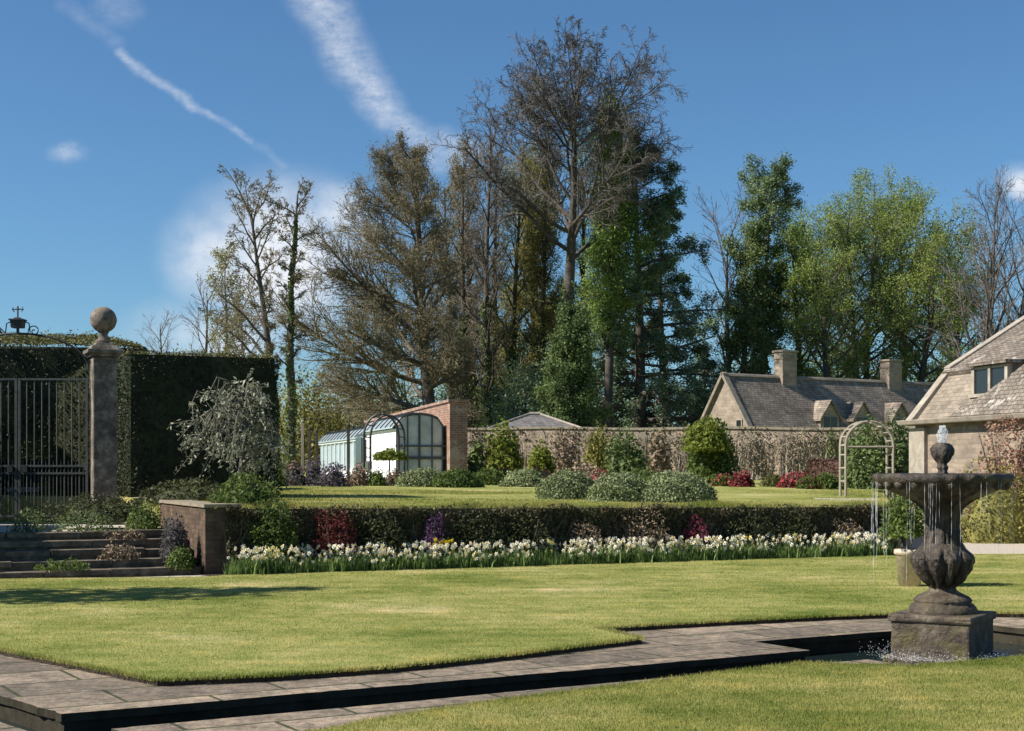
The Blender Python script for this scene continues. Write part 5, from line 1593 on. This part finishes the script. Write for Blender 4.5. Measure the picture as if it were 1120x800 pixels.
for i in range(185):
    t = (i + rng.uniform(-.4, .4)) / 185
    px_ = 265 + 712 * t
    front = bedf0 + (bedf1 - bedf0) * ((t * .965) + .025)
    dep = rng.uniform(.0, .52)
    pp = front + V * dep
    pxx = CX + F * pp[0] / pp[1]
    kind = 'white'
    if 470 < pxx < 492 and dep > .15: kind = 'yellow'
    elif (295 < pxx < 318 and rng.uniform() < .6) or rng.uniform() < .04: kind = 'cream'
    cl = thing('daffodil_clump', (*pp, .02), KL[kind], 'daffodils', 'daffodils in the long bed')
    lo = bpy.data.objects.new('leaves', LT[i % 5]); col.objects.link(lo); lo.parent = cl; lo.rotation_euler = (0, 0, rng.uniform(0, 6))
    lo.scale = (1.15, 1.15, rng.uniform(.85, 1.1))
    for j in range(int(rng.integers(4, 14)) if kind != 'yellow' else 9):
        fo = bpy.data.objects.new('flower', FM[kind]); col.objects.link(fo); fo.parent = cl
        fo.location = (rng.normal(0, .075), rng.normal(0, .07), rng.uniform(.16, .42) + (.05 if kind == 'yellow' else 0))
        fo.rotation_euler = (rng.uniform(-.6, .35), rng.uniform(-.4, .4), rng.uniform(-2.2, 1.4))
        fo.scale = (rng.uniform(.8, 1.15),) * 3
# ground cover of leaves between
gc = MB()
k_ = 9000
t = rng.uniform(0.01, .985, (k_, 1)); P = bedf0 + (bedf1 - bedf0) * t + V * rng.uniform(-.03, .55, (k_, 1)) + V * .05 * np.sin(t * 60)
blades(gc, P, .02, .08, .26, rng.uniform(.012, .02, k_), rng, .4)
tag(gc.build('daffodil_leaves', M['l_daff']), kind='stuff', label='mass of green strap leaves filling the daffodil bed')

# ------------------------------------------------------------------ fountain
ftex = bpy.data.textures.new('worn_stone', 'CLOUDS'); ftex.noise_scale = .05; ftex.noise_depth = 3
def worn(o, st=.016, sub=2):
    m_ = o.modifiers.new('sub', 'SUBSURF'); m_.subdivision_type = 'SIMPLE'; m_.levels = m_.render_levels = sub
    d_ = o.modifiers.new('worn', 'DISPLACE'); d_.texture = ftex; d_.strength = st; d_.mid_level = .5; d_.texture_coords = 'GLOBAL'
    return o
fx, fy = (1031 - CX) / F * 13.4, 13.4
K = 13.4 / F
zf = lambda py: CAMZ + (HY - py) * K
r = thing('stone_fountain', (fx, fy, -.5), 'dark mossy stone fountain with wide dripping bowl in the round pool', 'fountain')
ang = math.atan2(-.57, .82)
p = MB()
side = .72
p.box((fx, fy, (zf(672) - .6) / 2), (side, side, zf(672) + .6), ang); p.box((fx, fy, zf(674)), (side + .045, side + .045, .07), ang)
p.box((fx, fy, -.2), (side + .12, side + .12, .2), ang)
ob = p.build('plinth', M['plinth'], r)
bevel(ob, .02, 2); worn(ob, .02, 3)
def lat(name, prof, lob=None, mat='fount', seg=48, disp=0.0):
    q_ = MB(); q_.lathe([(a_ * K, zf(y_)) for a_, y_ in prof], (fx, fy, 0), seg, lob)
    return worn(q_.build(name, M[mat], r, True), .022 if name != 'bowl' else .014, 1)
lat('base_moulding', [(36, 672.5), (37, 668), (35, 663), (30, 659), (31, 656), (27, 652), (20, 649), (15, 646), (13.5, 642)], mat='plinth')
lat('acanthus_bulb', [(13, 645), (15, 641), (14, 638), (18, 634), (25, 628), (28.5, 621), (31, 615), (31.5, 610), (29, 605), (25, 600), (21, 594)], lambda a_, i: 1 + (.10 if 3 < i < 9 else .02) * math.cos(9 * a_) + (.05 if 4 < i < 9 else 0) * math.cos(23 * a_ + i))
lat('column', [(21.5, 600), (19, 592), (17, 580), (17.5, 568), (20.5, 558), (27, 550), (36, 544)], lambda a_, i: 1 + .05 * math.cos(12 * a_))
lat('bowl', [(22, 556), (31, 548), (48, 541), (60, 535), (69, 530), (72.5, 527), (74, 523), (73.5, 519.5), (71, 518), (67, 519), (58, 524), (30, 528), (10, 529)], lambda a_, i: 1 + (.022 * math.cos(22 * a_) if 1 < i < 9 else 0) + .006 * math.sin(5 * a_))
# lobes under the rim
p = MB()
for k_ in range(22):
    a_ = k_ * 2 * PI / 22
    rr = 66 * K
    p.lathe([(.01, -.05), (.04, -.03), (.055, .0), (.05, .03), (.02, .05)], (fx + rr * math.cos(a_), fy + rr * math.sin(a_), zf(530)), 8)
p.build('gadroons', M['fount'], r, True)
lat('finial', [(5, 530), (8, 524), (6, 518), (5, 515), (6, 512), (4.5, 508), (8, 503), (11, 497), (11.5, 491), (9, 487), (7, 485)], lambda a_, i: 1 + (.16 * math.cos(4 * a_) if 5 < i < 10 else .05 * math.cos(8 * a_)))
# carved acanthus leaves curling off the bulb, and ribs on the column
for k_ in range(11):
    a_ = k_ * 2 * PI / 11 + .2
    lf_ = MB()
    pr_ = [(13, 640, 3.0), (20, 632, 5.0), (25, 622, 5.5), (28.5, 613, 5.5), (30.5, 608, 4.2), (32, 611, 2.4), (31, 615, 1.2)]
    lf_.tube([(fx + q_ * K * math.cos(a_), fy + q_ * K * math.sin(a_), zf(y_)) for q_, y_, _ in pr_], [w_ * K for *_, w_ in pr_], 8)
    worn(lf_.build('acanthus_leaf', M['fount'], r, True), .03, 2)
for k_ in range(10):
    a_ = k_ * 2 * PI / 10
    lf_ = MB()
    pr_ = [(18.5, 601, 3), (17.5, 590, 3.6), (15.5, 578, 3), (16, 566, 3), (19.5, 556, 3.4), (28, 548, 3.6), (37, 543, 3.2), (40, 545, 2)]
    lf_.tube([(fx + q_ * K * math.cos(a_), fy + q_ * K * math.sin(a_), zf(y_)) for q_, y_, _ in pr_], [w_ * K for *_, w_ in pr_], 7)
    worn(lf_.build('column_rib', M['fount'], r, True), .02, 2)
# water in the bowl
p = MB(); p.lathe([(68 * K, zf(520.5) - .004), (68 * K, zf(520.5))], (fx, fy, 0), 40); p.build('bowl_water', M['water'], r)
rng = np.random.default_rng(3)
# plume
p = MB()
P = []
for _ in range(700):
    h_ = rng.uniform(0, 1) ** 1.1
    rad = .05 * (.35 + .9 * math.sin(min(1, h_ * 1.1) * PI * .8)) * (1.1 - .45 * h_)
    a_ = rng.uniform(0, 2 * PI); q_ = rad * math.sqrt(rng.uniform())
    P.append((fx + q_ * math.cos(a_), fy + q_ * math.sin(a_), zf(487) + h_ * (zf(466) - zf(487))))
for pp in P:
    s_ = rng.uniform(.0025, .008)
    p.lathe([(.0005, -s_), (s_ * .8, 0), (.0005, s_ * 1.4)], pp, 5)
p.build('water_jet', M['fall'], r, True)
# drips from the rim
def drop_strand(mb, x, y, z0, z1, rr, rng):
    n_ = max(4, int((z0 - z1) / .03))
    z = np.linspace(z0, z1, n_)
    w_ = rr * np.abs(rng.normal(.35, .75, n_)).clip(.06, 1.5)
    mb.tube(np.stack([x + np.cumsum(rng.normal(0, .0012, n_)), np.full(n_, y), z], 1), w_, 4)
for k_ in range(46):
    a_ = rng.uniform(0, 2 * PI)
    rr = 73 * K + rng.uniform(-.015, .03)
    x, y = fx + rr * math.cos(a_), fy + rr * math.sin(a_)
    heavy = math.cos(a_ - PI * 1.05) > .6
    z1 = rng.uniform(.45, 1.1) if heavy or rng.uniform() < .12 else rng.uniform(.75, 1.3)
    q_ = MB(); drop_strand(q_, x, y, zf(527), z1, (.0018 if heavy else .0014), rng)
    q_.build('water_strand', M['fall'], r)
# splash at the plinth and pool
p = MB()
for _ in range(450):
    a_ = rng.uniform(0, 2 * PI); q_ = 74 * K + rng.normal(0, .1)
    s_ = rng.uniform(.002, .005)
    p.lathe([(.0004, -s_), (s_, 0), (.0004, s_)], (fx + q_ * math.cos(a_), fy + q_ * math.sin(a_), -.13 + abs(rng.normal(0, .05))), 4)
for _ in range(900):
    e = rng.uniform(-.5, .5) * (side + .1); f_ = rng.integers(0, 2)
    u_ = np.array([math.cos(ang), math.sin(ang)]); v_ = np.array([math.sin(ang), -math.cos(ang)])
    o_ = side / 2 + .07 + rng.uniform(0, .12)
    q_ = u_ * e + v_ * o_ if f_ == 0 else u_ * o_ + v_ * e
    s_ = rng.uniform(.002, .0055)
    p.lathe([(.0004, -s_), (s_, 0), (.0004, s_)], (fx + q_[0], fy + q_[1], -.12 + abs(rng.normal(0, .035))), 4)
p.build('water_splash', M['fall'], r)

# ------------------------------------------------------------------ pot with shrub behind the fountain
pb = np.array([*G(995, 641, LZ), LZ])
r = thing('plant_pot', pb, 'tall buff clay pot on the lawn behind the fountain bowl', 'pot')
kk = pb[1] / F
p = MB(); p.lathe([(11.5 * kk, 0), (14.5 * kk, 34 * kk), (17 * kk, 35 * kk), (17 * kk, 40 * kk), (15 * kk, 40.5 * kk), (14 * kk, 38 * kk)], pb, 28); p.build('pot_body', M['pot'], r, True)
p = MB(); p.lathe([(14 * kk, 37 * kk), (14 * kk, 37.5 * kk)], pb, 24); p.build('compost', M['soil'], r)
shrub('potted_shrub', (pb[0] - .05, pb[1], pb[2] + 38 * kk), .32, .3, .86, 2600, .055, 'l_mid', 'leafy green shrub growing in the clay pot', 'shrub', z0=.2, seed=700, shell=.75, lump=.3, dense=False, bias=.2)

# ------------------------------------------------------------------ climbers and shrubs on the house
L = fr(HC, HD, HN)
def house_shrub(t, s, hz, rx, ry, n, lf, mt, lab, seed, flowers=None, dense=True):
    b = L(t, s, 0)
    shrub('house_shrub', b, rx, ry, hz, n, lf, mt, lab, 'shrub', None, seed, .55, .3, dense, .3, flowers=flowers)
house_shrub(4.9, -.5, 2.75, .85, .5, 4600, .085, 'l_rose', 'pinkish climbing shrub up the house wall', 710, dense=False)
house_shrub(5.6, -1.1, 1.7, 1.0, .7, 4600, .075, 'l_yellow', 'yellow green bush at the foot of the house wall', 711)
house_shrub(4.5, -1.5, .75, .5, .45, 1500, .06, 'l_tan', 'low brownish shrub on the edge of the gravel', 712)
house_shrub(3.2, -.3, 1.6, .4, .3, 900, .07, 'l_tan', 'thin bare climber on the house wall', 713, dense=False)

# ------------------------------------------------------------------ sky, sun, camera
SUN_EL, SUN_AZ = 41.0, -12.0          # azimuth measured from -X toward the camera side
sx, sy = -math.cos(R(SUN_AZ)), math.sin(R(SUN_AZ))
sdir = Vector((sx * math.cos(R(SUN_EL)), sy * math.cos(R(SUN_EL)), math.sin(R(SUN_EL))))
sl = bpy.data.lights.new('sun', 'SUN'); sl.energy = 4.9; sl.angle = R(.53); sl.color = (1, .945, .86)
so = bpy.data.objects.new('sun', sl); col.objects.link(so)
so.rotation_euler = sdir.to_track_quat('Z', 'Y').to_euler()

wd = bpy.data.worlds.new('World'); scene.world = wd; wd.use_nodes = True
nt = wd.node_tree; nt.nodes.clear()
wo = nt.nodes.new('ShaderNodeOutputWorld'); bg = nt.nodes.new('ShaderNodeBackground')
sky = nt.nodes.new('ShaderNodeTexSky'); sky.sky_type = 'NISHITA'; sky.sun_disc = False
sky.sun_elevation = R(SUN_EL); sky.sun_rotation = math.atan2(sx, sy) % (2 * PI)
sky.air_density = 1.0; sky.dust_density = .3; sky.ozone_density = 2.2; sky.altitude = 200
bg.inputs['Strength'].default_value = .08
tc = nt.nodes.new('ShaderNodeTexCoord')
sp = nt.nodes.new('ShaderNodeSeparateXYZ'); nt.links.new(tc.outputs['Generated'], sp.inputs[0])
mx = N(nt, 'ShaderNodeMath', operation='MAXIMUM'); mx.inputs[1].default_value = .05; nt.links.new(sp.outputs['Y'], mx.inputs[0])
cb = nt.nodes.new('ShaderNodeCombineXYZ')
for i, nm in ((0, 'X'), (1, 'Z')):
    dv = N(nt, 'ShaderNodeMath', operation='DIVIDE'); nt.links.new(sp.outputs[nm], dv.inputs[0]); nt.links.new(mx.outputs[0], dv.inputs[1]); nt.links.new(dv.outputs[0], cb.inputs[i])
def wn_(scale, detail, rough, src, stretch=(1, 1, 1)):
    mp = nt.nodes.new('ShaderNodeMapping'); mp.inputs['Scale'].default_value = stretch; nt.links.new(src, mp.inputs['Vector'])
    n = N(nt, 'ShaderNodeTexNoise', Scale=scale, Detail=detail, Roughness=rough); nt.links.new(mp.outputs[0], n.inputs['Vector']); return n
dn = wn_(26, 4, .6, cb.outputs[0])
off = N(nt, 'ShaderNodeVectorMath', operation='SUBTRACT'); nt.links.new(dn.outputs['Color'], off.inputs[0]); off.inputs[1].default_value = (.5, .5, .5)
sc_ = N(nt, 'ShaderNodeVectorMath', operation='SCALE'); nt.links.new(off.outputs[0], sc_.inputs[0]); sc_.inputs['Scale'].default_value = .015
pv = N(nt, 'ShaderNodeVectorMath', operation='ADD'); nt.links.new(cb.outputs[0], pv.inputs[0]); nt.links.new(sc_.outputs[0], pv.inputs[1])
flat = N(nt, 'ShaderNodeVectorMath', operation='MULTIPLY'); nt.links.new(pv.outputs[0], flat.inputs[0]); flat.inputs[1].default_value = (1, 1, 0)
def S(px, py): return ((px - CX) / F, (HY - py) / F, 0)
def vm(op, a_, b_=None):
    n = N(nt, 'ShaderNodeVectorMath', operation=op)
    for i, v in ((0, a_), (1, b_)):
        if v is None: continue
        if isinstance(v, tuple): n.inputs[i].default_value = v
        else: nt.links.new(v, n.inputs[i])
    return n
def mth(op, a_, b_=None, clamp=False):
    n = N(nt, 'ShaderNodeMath', operation=op); n.use_clamp = clamp
    for i, v in ((0, a_), (1, b_)):
        if v is None: continue
        if isinstance(v, (int, float)): n.inputs[i].default_value = v
        else: nt.links.new(v, n.inputs[i])
    return n.outputs[0]
def seg(pa, pb, wpx, inner=0.0):
    wpx *= 1.3
    A_, B_ = Vector(S(*pa)), Vector(S(*pb)); ab = B_ - A_
    e = vm('SUBTRACT', flat.outputs[0], tuple(A_))
    t = mth('DIVIDE', vm('DOT_PRODUCT', e.outputs[0], tuple(ab)).outputs['Value'], ab.length_squared, True)
    sc2 = N(nt, 'ShaderNodeVectorMath', operation='SCALE'); sc2.inputs[0].default_value = tuple(ab); nt.links.new(t, sc2.inputs['Scale'])
    dd = vm('LENGTH', vm('SUBTRACT', e.outputs[0], sc2.outputs[0]).outputs[0]).outputs['Value']
    mr = N(nt, 'ShaderNodeMapRange', interpolation_type='SMOOTHSTEP')
    nt.links.new(dd, mr.inputs[0]); mr.inputs[1].default_value = wpx / F; mr.inputs[2].default_value = wpx * inner / F; mr.inputs[3].default_value = 0; mr.inputs[4].default_value = 1
    return mr.outputs[0]
def blob(c_, rx, ry, inner=.3):
    e = vm('MULTIPLY', vm('SUBTRACT', flat.outputs[0], S(*c_)).outputs[0], (F / rx, F / ry, 0))
    l_ = vm('LENGTH', e.outputs[0]).outputs['Value']
    mr = N(nt, 'ShaderNodeMapRange', interpolation_type='SMOOTHSTEP')
    nt.links.new(l_, mr.inputs[0]); mr.inputs[1].default_value = 1; mr.inputs[2].default_value = inner; mr.inputs[3].default_value = 0; mr.inputs[4].default_value = 1
    return mr.outputs[0]
def band(noise, lo, hi, a0, a1):
    mr = N(nt, 'ShaderNodeMapRange'); nt.links.new(noise, mr.inputs[0]); mr.inputs[1].default_value = lo; mr.inputs[2].default_value = hi; mr.inputs[3].default_value = a0; mr.inputs[4].default_value = a1
    return mr.outputs[0]
wisp = band(wn_(70, 5, .7, cb.outputs[0], (1, 1.6, 1)).outputs['Fac'], .3, .65, .25, 1)
puff = band(wn_(17, 7, .62, cb.outputs[0]).outputs['Fac'], .34, .58, .35, 1)
big = None
for v in (mth('MULTIPLY', seg((338, -20), (385, 70), 30), .55), mth('MULTIPLY', seg((385, 70), (425, 125), 25), .55), mth('MULTIPLY', seg((425, 125), (470, 162), 20), .45), mth('MULTIPLY', blob((490, 165), 60, 30), .4)):
    big = v if big is None else mth('MAXIMUM', big, v)
thin = None
for v in (mth('MULTIPLY', seg((133, 58), (155, 78), 8), .42), mth('MULTIPLY', seg((155, 78), (215, 118), 6.5), .38), mth('MULTIPLY', seg((215, 118), (275, 153), 5), .28), mth('MULTIPLY', seg((275, 153), (308, 182), 6), .12), mth('MULTIPLY', seg((68, 5), (130, 48), 10), .12), mth('MULTIPLY', blob((75, 168), 28, 17, 0), .4), mth('MULTIPLY', blob((128, 12), 40, 26), .16)):
    thin = v if thin is None else mth('MAXIMUM', thin, v)
cl_ = None
for v in (mth('MULTIPLY', blob((305, 280), 140, 115, .0), 1.3), mth('MULTIPLY', blob((235, 285), 75, 80, .0), 1.0), mth('MULTIPLY', blob((365, 240), 60, 50, .0), .95), mth('MULTIPLY', blob((230, 370), 130, 60, .0), .7), mth('MULTIPLY', blob((1118, 200), 36, 28, .0), .9)):
    cl_ = v if cl_ is None else mth('MAXIMUM', cl_, v)
cov = mth('ADD', mth('ADD', mth('MULTIPLY', big, wisp), mth('MULTIPLY', thin, wisp)), mth('MULTIPLY', cl_, puff), True)
cov = mth('MULTIPLY', cov, band(sp.outputs['Y'], 0.0, .1, 0, 1))
mxn = nt.nodes.new('ShaderNodeMix'); mxn.data_type = 'RGBA'
skt = mix(nt, 1.0, sky.outputs[0], (.465, .685, .85), 'MULTIPLY')
nt.links.new(cov, mxn.inputs[0]); nt.links.new(skt, mxn.inputs[6]); mxn.inputs[7].default_value = (6.6, 6.85, 7.3, 1)
nt.links.new(mxn.outputs[2], bg.inputs[0]); nt.links.new(bg.outputs[0], wo.inputs[0])

cam = bpy.data.cameras.new('camera'); co = bpy.data.objects.new('camera', cam); col.objects.link(co)
co.location = (0, 0, CAMZ); co.rotation_euler = (PI / 2, 0, 0)
cam.sensor_width = 36; cam.lens = F / 1120 * 36; cam.shift_y = (HY - 400) / 1120
cam.clip_end = 9000; cam.clip_start = .1
scene.camera = co
scene.view_settings.view_transform = 'Standard'
scene.view_settings.look = 'None'
scene.view_settings.exposure = 0.75
scene.view_settings.gamma = 1
scene.cycles.max_bounces = 6
scene.cycles.transparent_max_bounces = 12
scene.cycles.use_denoising = True
